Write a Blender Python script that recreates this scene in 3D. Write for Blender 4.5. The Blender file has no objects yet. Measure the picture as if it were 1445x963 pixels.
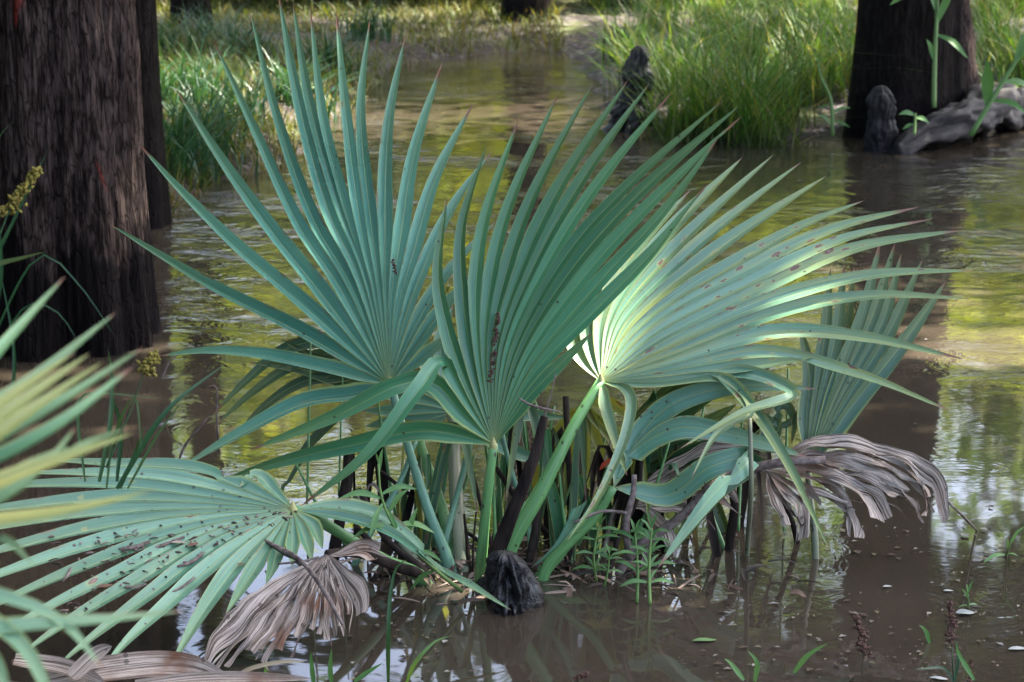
import bpy, math, random
import numpy as np
from mathutils import Vector, noise as mnoise
rnd = random.Random(7)
rng = np.random.default_rng(11)
C = bpy.context.scene.collection
scene = bpy.context.scene

# ------------------------------------------------------------------ camera frame
PITCH = math.radians(12.7); CAMZ = 1.45; FPX = 2810.0
CAM = np.array([0, 0, CAMZ])
F_ = np.array([0, math.cos(PITCH), -math.sin(PITCH)])
U_ = np.array([0, math.sin(PITCH), math.cos(PITCH)])
R_ = np.array([1.0, 0, 0])
def ray(px, py): return F_ + R_ * ((px - 722.5) / FPX) - U_ * ((py - 481.5) / FPX)
def P(px, py, d): return CAM + d * ray(px, py)
def W(px, py, z=0.0):
    r = ray(px, py); return CAM + r * ((z - CAMZ) / r[2])
def DW(px, py, z=0.0): return (z - CAMZ) / ray(px, py)[2]      # depth at which that sight line meets height z
def unit(v): return v / (np.linalg.norm(v) + 1e-12)

SUN = unit(np.array([0.52, 0.30, 1.0]))

# ------------------------------------------------------------------ materials
class NT:
    def __init__(s, name):
        s.m = bpy.data.materials.new(name); s.m.use_nodes = True
        s.t = s.m.node_tree; s.t.nodes.clear()
        s.out = s.t.nodes.new('ShaderNodeOutputMaterial')
    def n(s, typ, **kw):
        nd = s.t.nodes.new('ShaderNode' + typ)
        for k, v in kw.items(): setattr(nd, k, v)
        return nd
    def put(s, sock, v):
        if isinstance(v, bpy.types.NodeSocket): s.t.links.new(v, sock)
        elif isinstance(v, (tuple, list)) and sock.type == 'RGBA' and len(v) == 3: sock.default_value = (*v, 1)
        else: sock.default_value = v
    def attr(s, name): return s.n('Attribute', attribute_name=name).outputs['Fac']
    def math(s, op, a, b=0.0, c=None, clamp=False):
        nd = s.n('Math', operation=op, use_clamp=clamp); s.put(nd.inputs[0], a); s.put(nd.inputs[1], b)
        if c is not None: s.put(nd.inputs[2], c)
        return nd.outputs[0]
    def vec(s, x, y, z):
        nd = s.n('CombineXYZ'); s.put(nd.inputs[0], x); s.put(nd.inputs[1], y); s.put(nd.inputs[2], z); return nd.outputs[0]
    def pos(s, scale=(1, 1, 1)):
        g = s.n('TexCoord'); mp = s.n('Mapping'); s.t.links.new(g.outputs['Object'], mp.inputs[0]); mp.inputs['Scale'].default_value = scale; return mp.outputs[0]
    def noise(s, vec, scale=1.0, detail=3.0, rough=.55, dist=0.0):
        nd = s.n('TexNoise'); s.put(nd.inputs['Vector'], vec); nd.inputs['Scale'].default_value = scale
        nd.inputs['Detail'].default_value = detail; nd.inputs['Roughness'].default_value = rough; nd.inputs['Distortion'].default_value = dist
        return nd.outputs['Fac']
    def voro(s, vec, scale=1.0, feature='F1'):
        nd = s.n('TexVoronoi', feature=feature); s.put(nd.inputs['Vector'], vec); nd.inputs['Scale'].default_value = scale; return nd
    def step(s, v, a, b, lo=0.0, hi=1.0):
        nd = s.n('MapRange', interpolation_type='SMOOTHSTEP'); s.put(nd.inputs[0], v)
        nd.inputs[1].default_value = a; nd.inputs[2].default_value = b; nd.inputs[3].default_value = lo; nd.inputs[4].default_value = hi
        return nd.outputs[0]
    def mix(s, fac, a, b, mode='MIX'):
        nd = s.n('Mix', data_type='RGBA', blend_type=mode); s.put(nd.inputs[0], fac); s.put(nd.inputs[6], a); s.put(nd.inputs[7], b); return nd.outputs[2]
    def bump(s, h, strength=.5, dist=.01):
        nd = s.n('Bump'); s.put(nd.inputs['Height'], h); s.put(nd.inputs['Strength'], strength); nd.inputs['Distance'].default_value = dist; return nd.outputs[0]
    def bsdf(s, col, rough=.5, spec=.5, normal=None, trans=0.0, tcol=None):
        p = s.n('BsdfPrincipled'); s.put(p.inputs['Base Color'], col); s.put(p.inputs['Roughness'], rough)
        s.put(p.inputs['Specular IOR Level'], spec)
        if normal is not None: s.put(p.inputs['Normal'], normal)
        o = p.outputs[0]
        if trans:
            t = s.n('BsdfTranslucent'); s.put(t.inputs[0], tcol if tcol is not None else col)
            mx = s.n('MixShader'); s.put(mx.inputs[0], trans); s.t.links.new(o, mx.inputs[1]); s.t.links.new(t.outputs[0], mx.inputs[2]); o = mx.outputs[0]
        s.t.links.new(o, s.out.inputs[0]); return s.m

def palm_mat(name, lo, hi, yellow=0.1, spots=0.0, dirt=.3, trans=.12, rough=.30, rib=(.30, .36, .12)):
    t = NT(name)
    u, v, sl, r = t.attr('u'), t.attr('v'), t.attr('s'), t.attr('r')
    au = t.math('ABSOLUTE', u)
    ur = t.math('MULTIPLY_ADD', r, 60.0, t.math('MULTIPLY', u, 7.0))
    stri = t.noise(t.vec(ur, t.math('MULTIPLY', sl, 1.5), t.math('MULTIPLY', r, 17.0)), 1.6, 4, .7)
    fine = t.noise(t.vec(t.math('MULTIPLY_ADD', r, 60.0, t.math('MULTIPLY', u, 26.0)), t.math('MULTIPLY', sl, 2.5), 0.0), 1.0, 2)
    low = t.noise(t.pos((1, 1, 1)), 4.0, 3)
    f = t.math('ADD', t.math('ADD', t.math('MULTIPLY', stri, .55), t.math('MULTIPLY', low, .5)), t.math('MULTIPLY_ADD', r, .36, -.14))
    col = t.mix(t.step(f, .35, .8), lo, hi)
    col = t.mix(t.math('MULTIPLY', t.step(fine, .35, .65), .5), col, (.03, .07, .045))
    col = t.mix(t.math('MULTIPLY', t.step(stri, .56, .74), .34), col, tuple(min(.6, q * 1.7 + .03) for q in hi))
    dust = t.noise(t.vec(t.math('MULTIPLY_ADD', r, 31.0, t.math('MULTIPLY', u, 16.0)), t.math('MULTIPLY', sl, 9.0), r), 1.0, 5, .75)
    col = t.mix(t.math('MULTIPLY', t.step(dust, .52, .72), .30), col, (.17, .35, .29))
    # each finger of the fan is a slightly different green
    yl = t.step(t.noise(t.vec(t.math('MULTIPLY', r, 40.0), t.math('MULTIPLY', sl, 2.2), u), 1.3, 2), .42, .75)
    col = t.mix(t.math('MULTIPLY', yl, yellow), col, (.34, .33, .07))
    vy = t.step(v, .45, .98)
    col = t.mix(t.math('MULTIPLY', vy, .25 + yellow * .6), col, (.21, .26, .075))
    sk = t.noise(t.vec(t.math('MULTIPLY_ADD', r, 77.0, t.math('MULTIPLY', u, 4.5)), t.math('MULTIPLY', sl, 1.1), r), 1.0, 5, .8)
    col = t.mix(t.math('MULTIPLY', t.step(sk, .58, .70), .42), col, (.24, .25, .09))
    blot = t.noise(t.vec(t.math('MULTIPLY_ADD', r, 51.0, t.math('MULTIPLY', u, 2.0)), t.math('MULTIPLY', sl, 7.0), r), 1.0, 5, .7)
    col = t.mix(t.math('MULTIPLY', t.step(blot, .64, .72), .45), col, (.16, .12, .06))
    edge = t.step(t.math('ADD', au, t.step(sl, .02, .30, .17, 0.0)), .90, .985)
    col = t.mix(t.math('MULTIPLY', edge, t.step(sl, .0, .45, .75, .35)), col, rib)
    ribm = t.math('SUBTRACT', 1.0, t.step(au, .02, .085))
    col = t.mix(t.math('MULTIPLY', ribm, .5), col, rib)
    hubm = t.math('SUBTRACT', 1.0, t.step(sl, .0, .035))
    col = t.mix(t.math('MULTIPLY', hubm, .55), col, (.30, .34, .10))
    if spots:
        vo = t.voro(t.vec(t.math('MULTIPLY_ADD', r, 90.0, t.math('MULTIPLY', u, .95)), t.math('MULTIPLY', sl, 19.0), 0.0), 1.25)
        d = t.math('ADD', vo.outputs['Distance'], t.math('MULTIPLY', t.math('SUBTRACT', t.noise(t.vec(t.math('MULTIPLY', u, 9.), t.math('MULTIPLY', sl, 130.), r), 1, 3), .5), .5))
        rc = t.n('SeparateColor'); t.t.links.new(vo.outputs['Color'], rc.inputs[0])
        have = t.math('LESS_THAN', rc.outputs[0], t.math('MULTIPLY', t.math('ADD', t.step(sl, .05, .5), .25), spots))
        size = t.math('MULTIPLY_ADD', t.math('POWER', rc.outputs[1], 3.0), .26, .055)
        ratio = t.math('DIVIDE', d, size)
        ring = t.math('MULTIPLY', have, t.math('SUBTRACT', 1.0, t.step(ratio, .85, 1.15)))
        cen = t.math('MULTIPLY', have, t.math('SUBTRACT', 1.0, t.step(ratio, .35, .6)))
        halo = t.math('MULTIPLY', have, t.math('SUBTRACT', 1.0, t.step(ratio, 1.0, 2.0)))
        burn = t.math('MULTIPLY', t.step(au, .72, .95), t.step(t.noise(t.vec(t.math('MULTIPLY', r, 80.0), t.math('MULTIPLY', sl, 16.0), t.math('MULTIPLY', u, .6)), 1.0, 4, .7), .56, .64))
        col = t.mix(t.math('MULTIPLY', burn, .75), col, (.17, .085, .05))
        col = t.mix(t.math('MULTIPLY', halo, .5), col, (.36, .34, .10))
        col = t.mix(ring, col, (.13, .055, .045)); col = t.mix(t.math('MULTIPLY', cen, .45), col, (.30, .20, .16))
    if dirt:
        dv = t.voro(t.pos((1, 1, 1)), 55.0)
        rc2 = t.n('SeparateColor'); t.t.links.new(dv.outputs['Color'], rc2.inputs[0])
        dm = t.math('MULTIPLY', t.math('LESS_THAN', rc2.outputs[0], dirt * .35), t.math('LESS_THAN', dv.outputs['Distance'], .17))
        col = t.mix(t.math('MULTIPLY', dm, .85), col, (.022, .014, .01))
    tip = t.step(t.math('ADD', v, t.math('MULTIPLY', t.math('ADD', t.math('SUBTRACT', fine, .5), t.math('SUBTRACT', r, .5)), .06)), .945, .98)
    col = t.mix(tip, col, (.22, .11, .075))
    b = t.bump(t.math('ADD', fine, stri), .35, .0012)
    rgh = t.math('MULTIPLY_ADD', low, .16, rough - .08)
    tc = t.mix(1.0, col, (1.25, 1.15, .45), 'MULTIPLY')
    return t.bsdf(col, rgh, .5, b, trans, tc)

def simple_mat(name, a, b, scale=(6, 6, 6), rough=.7, spec=.3, bump=.3, bdist=.004, trans=0.0, detail=4, tcol=None):
    t = NT(name); f = t.noise(t.pos(scale), 1.0, detail, .6)
    col = t.mix(t.step(f, .3, .7), a, b)
    return t.bsdf(col, rough, spec, t.bump(f, bump, bdist), trans, tcol)

def stalk_mat(name, a, b, speck=(.03, .02, .012), amount=.18):
    t = NT(name); u, v, sl = t.attr('u'), t.attr('v'), t.attr('s')
    f = t.noise(t.vec(t.math('MULTIPLY', u, 5.0), t.math('MULTIPLY', sl, 4.0), 0.0), 1.5, 4, .6)
    col = t.mix(t.step(f, .3, .75), a, b)
    dv = t.voro(t.pos((1, 1, .6)), 70.0); rc = t.n('SeparateColor'); t.t.links.new(dv.outputs['Color'], rc.inputs[0])
    dm = t.math('MULTIPLY', t.math('LESS_THAN', rc.outputs[0], amount), t.math('LESS_THAN', dv.outputs['Distance'], .22))
    col = t.mix(t.math('MULTIPLY', dm, .85), col, speck)
    return t.bsdf(col, .42, .5, t.bump(f, .3, .002))

def dead_mat(name, a, b, c):
    t = NT(name); u, sl, r = t.attr('u'), t.attr('s'), t.attr('r')
    ur = t.math('MULTIPLY_ADD', r, 60.0, t.math('MULTIPLY', u, 8.0))
    f = t.noise(t.vec(ur, t.math('MULTIPLY', sl, 3.0), r), 1.6, 5, .72)
    g = t.noise(t.pos((7, 7, 7)), 1.0, 4)
    col = t.mix(t.step(f, .40, .62), a, b); col = t.mix(t.step(g, .5, .72), col, c)
    vo = t.voro(t.pos((1, 1, 1)), 28.0)
    dm = t.math('LESS_THAN', vo.outputs['Distance'], .13); col = t.mix(t.math('MULTIPLY', dm, .6), col, (.04, .025, .02))
    return t.bsdf(col, .75, .25, t.bump(f, .7, .004), .08)

def bark_mat(name, lo, hi, wet_z, red=0.0, fscale=1.0):
    t = NT(name)
    g = t.n('NewGeometry'); sx = t.n('SeparateXYZ'); t.t.links.new(g.outputs['Position'], sx.inputs[0]); z = sx.outputs[2]
    furr = t.noise(t.pos((52 * fscale, 52 * fscale, 11.0)), 1.0, 7, .68, .3)
    wn = t.n('TexNoise'); t.put(wn.inputs['Vector'], t.pos((9, 9, 2.5))); wn.inputs['Scale'].default_value = 1.0
    va = t.n('VectorMath', operation='MULTIPLY_ADD'); t.put(va.inputs[0], wn.outputs['Color']); va.inputs[1].default_value = (2.2, 2.2, 1.6); t.put(va.inputs[2], t.pos((58 * fscale, 58 * fscale, 11.0)))
    warp = va.outputs[0]
    vo = t.voro(warp, 1.0, 'DISTANCE_TO_EDGE')
    crack = t.step(t.math('ADD', vo.outputs['Distance'], t.math('MULTIPLY', furr, .25)), .08, .24)
    big = t.noise(t.pos((3, 3, 1.2)), 1.0, 3)
    col = t.mix(t.step(furr, .35, .68), lo, hi)
    col = t.mix(t.math('MULTIPLY', t.step(big, .45, .75), .55), col, tuple(x * .35 for x in lo))
    col = t.mix(t.math('MULTIPLY', t.math('SUBTRACT', 1.0, crack), .7), col, (.012, .009, .008))
    if red:
        rv = t.noise(t.pos((5, 5, 2.2)), 1.7, 2); col = t.mix(t.math('MULTIPLY', t.step(rv, .69, .75), red), col, (.22, .03, .02))
    # flood stain: the trunk is soaked black below an uneven old waterline
    edge = t.noise(t.pos((7, 7, .7)), 1.0, 4, .65)
    wl = t.math('SUBTRACT', t.math('MULTIPLY_ADD', t.math('SUBTRACT', edge, .5), .75, z), wet_z)
    wet = t.math('SUBTRACT', 1.0, t.step(wl, -.03, .03))
    col = t.mix(wet, col, (.008, .006, .006))
    rough = t.math('MULTIPLY_ADD', wet, -.35, .85)
    h = t.math('ADD', t.math('MULTIPLY', furr, .7), t.math('MULTIPLY', crack, .5))
    return t.bsdf(col, rough, .04, t.bump(h, .9, .014))

M = {}
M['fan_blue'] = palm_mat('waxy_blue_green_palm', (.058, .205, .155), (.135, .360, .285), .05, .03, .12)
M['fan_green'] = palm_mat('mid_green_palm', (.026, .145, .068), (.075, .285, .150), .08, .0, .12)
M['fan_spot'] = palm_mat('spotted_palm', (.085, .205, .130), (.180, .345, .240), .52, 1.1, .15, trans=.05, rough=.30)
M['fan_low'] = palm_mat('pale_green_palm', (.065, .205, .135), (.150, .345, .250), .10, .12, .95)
M['fan_shade'] = palm_mat('shaded_green_palm', (.014, .062, .028), (.030, .110, .055), .18, .15, .2)  # shade on the back fans is put into this darker green
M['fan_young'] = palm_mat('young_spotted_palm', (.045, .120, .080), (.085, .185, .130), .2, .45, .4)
M['fan_yellow'] = palm_mat('yellowing_palm', (.15, .19, .03), (.32, .31, .03), 1.0, .12, .25, .3)
M['petiole'] = stalk_mat('green_petiole', (.075, .21, .07), (.14, .30, .10))
M['petiole_blue'] = stalk_mat('blue_petiole', (.07, .18, .11), (.13, .27, .18))
M['petiole_grey'] = stalk_mat('weathered_petiole', (.12, .16, .09), (.20, .20, .14), amount=.3)
M['hastula'] = simple_mat('yellow_hub', (.34, .34, .12), (.42, .40, .18), (60, 60, 60), .5, .4)
M['dead'] = dead_mat('withered_frond', (.070, .048, .036), (.58, .49, .42), (.16, .075, .04))
M['deadgrey'] = dead_mat('silvered_frond', (.075, .055, .043), (.60, .515, .44), (.24, .155, .11))
M['rot'] = simple_mat('rotten_stalk', (.007, .005, .0045), (.034, .025, .021), (40, 40, 8), .75, .12, .7, .006)
M['twig'] = simple_mat('dry_twig', (.07, .05, .045), (.20, .165, .15), (60, 60, 60), .8, .2, .5)
M['wetwood'] = None
M['bark'] = bark_mat('cypress_bark', (.013, .009, .008), (.080, .058, .051), .34, .7)
M['bark_dark'] = bark_mat('dark_bark', (.006, .005, .004), (.024, .019, .017), .30, 0)
M['bark_far'] = bark_mat('forest_bark', (.05, .042, .035), (.11, .09, .08), .1, 0)
t = NT('wet_black_wood')
f1 = t.noise(t.pos((16, 16, 16)), 1.0, 6, .65, .8); f2 = t.noise(t.pos((70, 70, 40)), 1.0, 3)
M['wetwood'] = t.bsdf(t.mix(t.step(f1, .45, .72), (.006, .005, .006), (.038, .033, .036)), t.math('MULTIPLY_ADD', f2, .3, .22), .5, t.bump(t.math('ADD', f1, t.math('MULTIPLY', f2, .3)), 1.0, .018))
t = NT('driftwood')
f1 = t.noise(t.pos((7, 34, 34)), 1.0, 6, .7, .6); g1 = t.noise(t.pos((3, 3, 3)), 1., 3)
gz = t.n('NewGeometry'); sz = t.n('SeparateXYZ'); t.t.links.new(gz.outputs['Position'], sz.inputs[0])
cc = t.mix(t.step(f1, .35, .7), (.008, .007, .007), (.050, .041, .038))
M['driftwood'] = t.bsdf(t.mix(t.step(sz.outputs[2], .14, .34), (.012, .010, .011), cc), .6, .3, t.bump(f1, .8, .02))

def leaf_mat(name, cols, trans=.4, rough=.55, by='r', vcol=None):
    t = NT(name); r = t.attr('r')
    ramp = t.n('ValToRGB'); t.t.links.new(r, ramp.inputs[0]); e = ramp.color_ramp.elements
    while len(e) < len(cols): e.new(.5)
    for i, c in enumerate(cols): e[i].position = i / (len(cols) - 1); e[i].color = (*c, 1)
    col = ramp.outputs[0]
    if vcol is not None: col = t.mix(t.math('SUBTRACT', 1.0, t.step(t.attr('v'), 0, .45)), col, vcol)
    tc = t.mix(1.0, col, (1.5, 1.35, .5), 'MULTIPLY')
    return t.bsdf(col, rough, .35, None, trans, tc)
M['crown'] = leaf_mat('canopy_leaf', [(.045, .10, .020), (.070, .14, .026), (.11, .18, .035)], .45)
M['crown_lime'] = leaf_mat('sunny_leaf', [(.12, .19, .02), (.20, .27, .03), (.28, .30, .045)], .55)
M['crown_dark'] = leaf_mat('shade_leaf', [(.022, .05, .014), (.04, .075, .02)], .25)
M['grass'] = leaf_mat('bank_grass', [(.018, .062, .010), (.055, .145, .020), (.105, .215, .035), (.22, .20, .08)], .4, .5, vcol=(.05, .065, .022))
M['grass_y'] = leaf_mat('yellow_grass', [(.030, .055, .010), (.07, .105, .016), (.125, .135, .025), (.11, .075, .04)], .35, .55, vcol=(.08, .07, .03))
M['weed'] = leaf_mat('weed_leaf', [(.06, .16, .045), (.10, .22, .07), (.13, .26, .09)], .3, .45)
M['weedstem'] = leaf_mat('weed_stem', [(.10, .20, .05), (.15, .24, .07)], .1, .5)
M['sedge'] = leaf_mat('sedge_leaf', [(.015, .058, .026), (.032, .090, .040), (.06, .125, .05)], .3, .42)
M['flower'] = simple_mat('yellow_spikelet', (.10, .08, .02), (.24, .21, .05), (150, 150, 150), .8, .1)
M['seed'] = simple_mat('brown_seed', (.035, .018, .014), (.13, .07, .055), (160, 160, 160), .8, .2)
M['straw'] = leaf_mat('straw_leaf', [(.30, .25, .17), (.40, .35, .26)], .2, .6)
M['redleaf'] = simple_mat('red_leaf', (.45, .05, .02), (.30, .05, .02), (60, 60, 60), .5, .3, trans=.3)
M['brownleaf'] = simple_mat('brown_leaf', (.09, .045, .03), (.19, .11, .075), (60, 60, 60), .6, .3)
M['floatleaf'] = simple_mat('floating_leaf', (.10, .20, .07), (.16, .24, .10), (40, 40, 40), .4, .4)
M['paleleaf'] = simple_mat('pale_leaf', (.30, .31, .30), (.42, .44, .44), (40, 40, 40), .35, .5)

# ------------------------------------------------------------------ mesh helpers
ORI = {}
class MB:
    def __init__(s): s.v = []; s.f = []; s.a = []
    def strip(s, rows, us, vs, ss, r):           # rows: (n, k, 3)
        n, k = rows.shape[:2]; b = len(s.v)
        s.v += rows.reshape(-1, 3).tolist()
        for i in range(n):
            for j in range(k): s.a.append((us[j], vs[i], ss[i], r))
        for i in range(n - 1):
            for j in range(k - 1):
                q = b + i * k + j; s.f.append((q, q + 1, q + k + 1, q + k))
    def tube(s, pts, rad, n=8, flat=1.0, r=None, steps=None, up=None, rough=0.0, seed=0.0, caps=True, rf=9.0):
        pts = np.array(pts, float); rad = np.atleast_1d(np.array(rad, float))
        steps = steps or max(6, 5 * len(pts))
        c = smooth(pts, steps); rr = np.interp(np.linspace(0, 1, steps), np.linspace(0, 1, len(rad)), rad)
        T = np.gradient(c, axis=0); r = rnd.random() if r is None else r
        ref = np.array([0, -1.0, .3]) if up is None else up
        sl = np.concatenate([[0], np.cumsum(np.linalg.norm(np.diff(c, axis=0), axis=1))])
        b = len(s.v)
        for i in range(steps):
            t = unit(T[i]); x = unit(np.cross(ref, t)) if abs(np.dot(unit(ref), t)) < .97 else unit(np.cross(np.array([1., .2, .1]), t)); y = np.cross(t, x)
            for j in range(n):
                a = 2 * math.pi * j / n; k = 1.0
                if rough: k += rough * mnoise.noise(Vector((math.cos(a) * 1.4 + seed, math.sin(a) * 1.4, sl[i] * rf + seed)) ) + rough * .4 * mnoise.noise(Vector((math.cos(a) * 4 + seed, math.sin(a) * 4, sl[i] * rf * 2)))
                s.v.append((c[i] + rr[i] * k * (x * math.cos(a) + y * math.sin(a) * flat)).tolist())
                s.a.append((j / n * 2 - 1, i / (steps - 1), sl[i], r))
        for i in range(steps - 1):
            for j in range(n):
                j2 = (j + 1) % n; s.f.append((b + i * n + j, b + i * n + j2, b + (i + 1) * n + j2, b + (i + 1) * n + j))
        if caps:
            s.f.append(tuple(b + j for j in range(n))[::-1]); s.f.append(tuple(b + (steps - 1) * n + j for j in range(n)))
    def blade(s, pts, w, N0, fold=.25, steps=14, r=None, taper=1.8, base=.55, twist=0.0):
        """one long leaf blade folded along its midrib"""
        c = smooth(np.array(pts, float), steps); T = np.gradient(c, axis=0)
        tt = np.linspace(0, 1, steps); rows = []
        us = [-1, -.5, 0, .5, 1]
        sl = np.concatenate([[0], np.cumsum(np.linalg.norm(np.diff(c, axis=0), axis=1))])
        for i in range(steps):
            t = unit(T[i]); x = unit(np.cross(N0, t)); y = np.cross(t, x)
            a = twist * tt[i]; x, y = x * math.cos(a) + y * math.sin(a), y * math.cos(a) - x * math.sin(a)
            h = w * min(1, base + 1.5 * tt[i]) * max(0.0, 1 - tt[i] ** taper) ** .8 * .5
            rows.append([c[i] + x * h * q - y * h * fold * (1 - abs(q)) for q in us])
        s.strip(np.array(rows), us, tt, sl, rnd.random() if r is None else r)
    def build(s, name, mat, parent=None, org=None, smooth_=True):
        o = None
        if parent is not None: o = ORI[parent.name]
        elif org is not None: o = np.array(org, float)
        else: o = np.zeros(3)
        v = np.array(s.v, float) - o
        me = bpy.data.meshes.new(name); me.from_pydata(v.tolist(), [], s.f); me.update()
        a = np.array(s.a, np.float32) if len(s.a) else None
        if a is not None:
            for k, nm in enumerate('uvsr'):
                at = me.attributes.new(nm, 'FLOAT', 'POINT'); at.data.foreach_set('value', np.ascontiguousarray(a[:, k]))
        if smooth_: me.polygons.foreach_set('use_smooth', [True] * len(me.polygons))
        me.materials.append(mat)
        ob = bpy.data.objects.new(name, me); C.objects.link(ob)
        if parent is not None: ob.parent = parent
        else: ob.location = o
        ORI[ob.name] = o
        return ob

def smooth(pts, n):
    """Catmull-Rom through the points, resampled to even arc length"""
    if len(pts) == 2:
        t = np.linspace(0, 1, n)[:, None]; return pts[0] * (1 - t) + pts[1] * t
    p = np.vstack([2 * pts[0] - pts[1], pts, 2 * pts[-1] - pts[-2]]); out = []
    for i in range(1, len(p) - 2):
        p0, p1, p2, p3 = p[i - 1], p[i], p[i + 1], p[i + 2]
        k0 = 0.0; k1 = np.linalg.norm(p1 - p0) ** .5 + 1e-6; k2 = k1 + np.linalg.norm(p2 - p1) ** .5 + 1e-6; k3 = k2 + np.linalg.norm(p3 - p2) ** .5 + 1e-6
        for t in np.linspace(k1, k2, 14, endpoint=False):
            A1 = p0 * (k1 - t) / k1 + p1 * t / k1; A2 = p1 * (k2 - t) / (k2 - k1) + p2 * (t - k1) / (k2 - k1); A3 = p2 * (k3 - t) / (k3 - k2) + p3 * (t - k2) / (k3 - k2)
            B1 = A1 * (k2 - t) / k2 + A2 * t / k2; B2 = A2 * (k3 - t) / (k3 - k1) + A3 * (t - k1) / (k3 - k1)
            out.append(B1 * (k2 - t) / (k2 - k1) + B2 * (t - k1) / (k2 - k1))
    out.append(p[-2]); out = np.array(out)
    s = np.concatenate([[0], np.cumsum(np.linalg.norm(np.diff(out, axis=0), axis=1))]); q = np.linspace(0, s[-1], n)
    return np.stack([np.interp(q, s, out[:, k]) for k in range(3)], 1)

def tag(o, label=None, cat=None, group=None, kind=None):
    if label: o['label'] = label
    if cat: o['category'] = cat
    if group: o['group'] = group
    if kind: o['kind'] = kind
    return o
def empty(name, loc):
    o = bpy.data.objects.new(name, None); C.objects.link(o); o.location = loc; o.empty_display_size = .1; ORI[o.name] = np.array(loc, float); return o

# ------------------------------------------------------------------ fan fronds
USEC = np.array([-1, -.55, -.07, 0, .07, .55, 1.0])
def fan(name, parent, hub, plane, segs, wpx, mat, fold=.34, cup=0.0, rowsn=34, crumple=0.0, torn=0.0, shred=0.0, taper=2.2, nref=None, seed=1, label=None):
    """a costapalmate fan: fingers meet edge to edge near the hub and part where the fan splits.
    hub (px,py,depth); plane (a,b) depth slope; segs lists of points out to each tip, optionally with a depth offset"""
    hx, hy, d0 = hub; a, b = plane; rr = random.Random(seed)
    def pt(q):
        dd = q[2] if len(q) > 2 else 0.0
        return P(q[0], q[1], d0 + a * (q[0] - hx) + b * (q[1] - hy) + dd)
    H = pt((hx, hy)); e1 = pt((hx + 100, hy)) - H; e2 = pt((hx, hy + 100)) - H
    N0 = unit(np.cross(e1, e2))
    if N0[1] > 0: N0 = -N0                               # the face turned to the viewer's side
    if nref is not None: N0 = unit(np.array(nref, float))
    scale = d0 / FPX; wm = wpx * scale
    wsc = [s[1] if isinstance(s, tuple) else 1.0 for s in segs]; segs = [s[0] if isinstance(s, tuple) else s for s in segs]
    lines = [smooth(np.array([H] + [pt(q) for q in s]), rowsn) for s in segs]
    lens = [np.sum(np.linalg.norm(np.diff(l, axis=0), axis=1)) for l in lines]
    mb = MB(); tt = np.linspace(0, 1, rowsn)
    def at(i, s):                                         # centreline i at arc length s
        q = min(1.0, s / lens[i]) * (rowsn - 1); k = min(int(q), rowsn - 2); return lines[i][k] * (1 - (q - k)) + lines[i][k + 1] * (q - k)
    for i, l in enumerate(lines):
        T = np.gradient(l, axis=0); r = rr.random(); rows = []; ww = wm * rr.uniform(.88, 1.1) * wsc[i]
        ph = rr.uniform(0, 50); tw = rr.uniform(-.25, .25); xprev = None
        for k in range(rowsn):
            s = tt[k] * lens[i]; t = unit(T[k]); x = np.cross(t, N0)
            if np.linalg.norm(x) < .25 and xprev is not None: x = xprev - t * np.dot(xprev, t)
            x = unit(x)
            if xprev is not None and np.dot(x, xprev) < 0: x = -x
            xprev = x
            y = unit(np.cross(x, t))                       # upper face normal
            if np.dot(y, N0) < 0 and False: y = -y
            ang = tw * max(0, tt[k] - .3); x, y = x * math.cos(ang) + y * math.sin(ang), y * math.cos(ang) - x * math.sin(ang)
            w = ww * (1 - tt[k] ** taper) ** .85 * .5 * (1.0 if tt[k] > .25 else 1.0)
            side = []
            for j in (i - 1, i + 1):
                g = 9.0
                if 0 <= j < len(lines):
                    d = at(j, s) - l[k]; d = d - t * np.dot(d, t); g = np.linalg.norm(d) * .5
                    if s < .02: g = max(g, .0)
                else: g = .2 * s + .001
                side.append(min(w, g * 1.02 + .0006))
            # which side of the finger the previous neighbour lies on
            sg = 1.0
            j = i - 1 if i > 0 else i + 1
            d = at(j, max(s, .05)) - at(i, max(s, .05)); sg = 1.0 if np.dot(d, x) * (1 if i > 0 else -1) > 0 else -1.0
            wl, wr = side if sg < 0 else side[::-1]
            # side[0] belongs to the previous neighbour
            row = []
            for u in USEC:
                h = (wl if u < 0 else wr)
                off = (abs(u) - .35) * h * fold - .10 * h * math.sin(abs(u) * math.pi)
                p = l[k] + x * h * u + y * off
                if crumple:
                    nv = Vector((ph + u * 1.2, s * 14, ph)); p = p + y * crumple * mnoise.noise(nv) * min(1, s * 8) + x * crumple * .5 * mnoise.noise(nv * 1.7)
                row.append(p)
            rows.append(row)
        rows = np.array(rows)
        if torn:
            keep = rowsn - int(rr.random() * torn * rowsn * .4); rows = rows[:keep]
            jag = np.array([rr.uniform(-.5, .5) for _ in USEC])
            rows[-1] += (rows[-1] - rows[-2]) * jag[:, None] * 1.6
        n = len(rows)
        if shred:
            for c0 in (0, 2, 4):
                sub = rows[:n - rr.randrange(0, max(1, int(n * .20)))].copy(); q = np.clip(tt[:len(sub)] - rr.uniform(.35, .6), 0, 1) ** 1.6
                off = np.array([rr.gauss(0, 1), rr.gauss(0, .7), rr.gauss(-.3, .8)]) * shred
                sub = sub[:, c0:c0 + 3] + q[:, None, None] * off
                w_ = 1 - rr.uniform(.1, .5) * np.clip((np.arange(len(sub)) / (len(sub) - 1) - .78) / .22, 0, 1); mid = sub.mean(1, keepdims=True); sub = mid + (sub - mid) * w_[:, None, None]
                mb.strip(sub, USEC[c0:c0 + 3], tt[:len(sub)], tt[:len(sub)] * lens[i], r + rr.uniform(-.2, .2))
        else: mb.strip(rows, USEC, tt[:n], tt[:n] * lens[i], r)
    o = mb.build(name, mat, parent)
    if label: o['label'] = label
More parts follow.
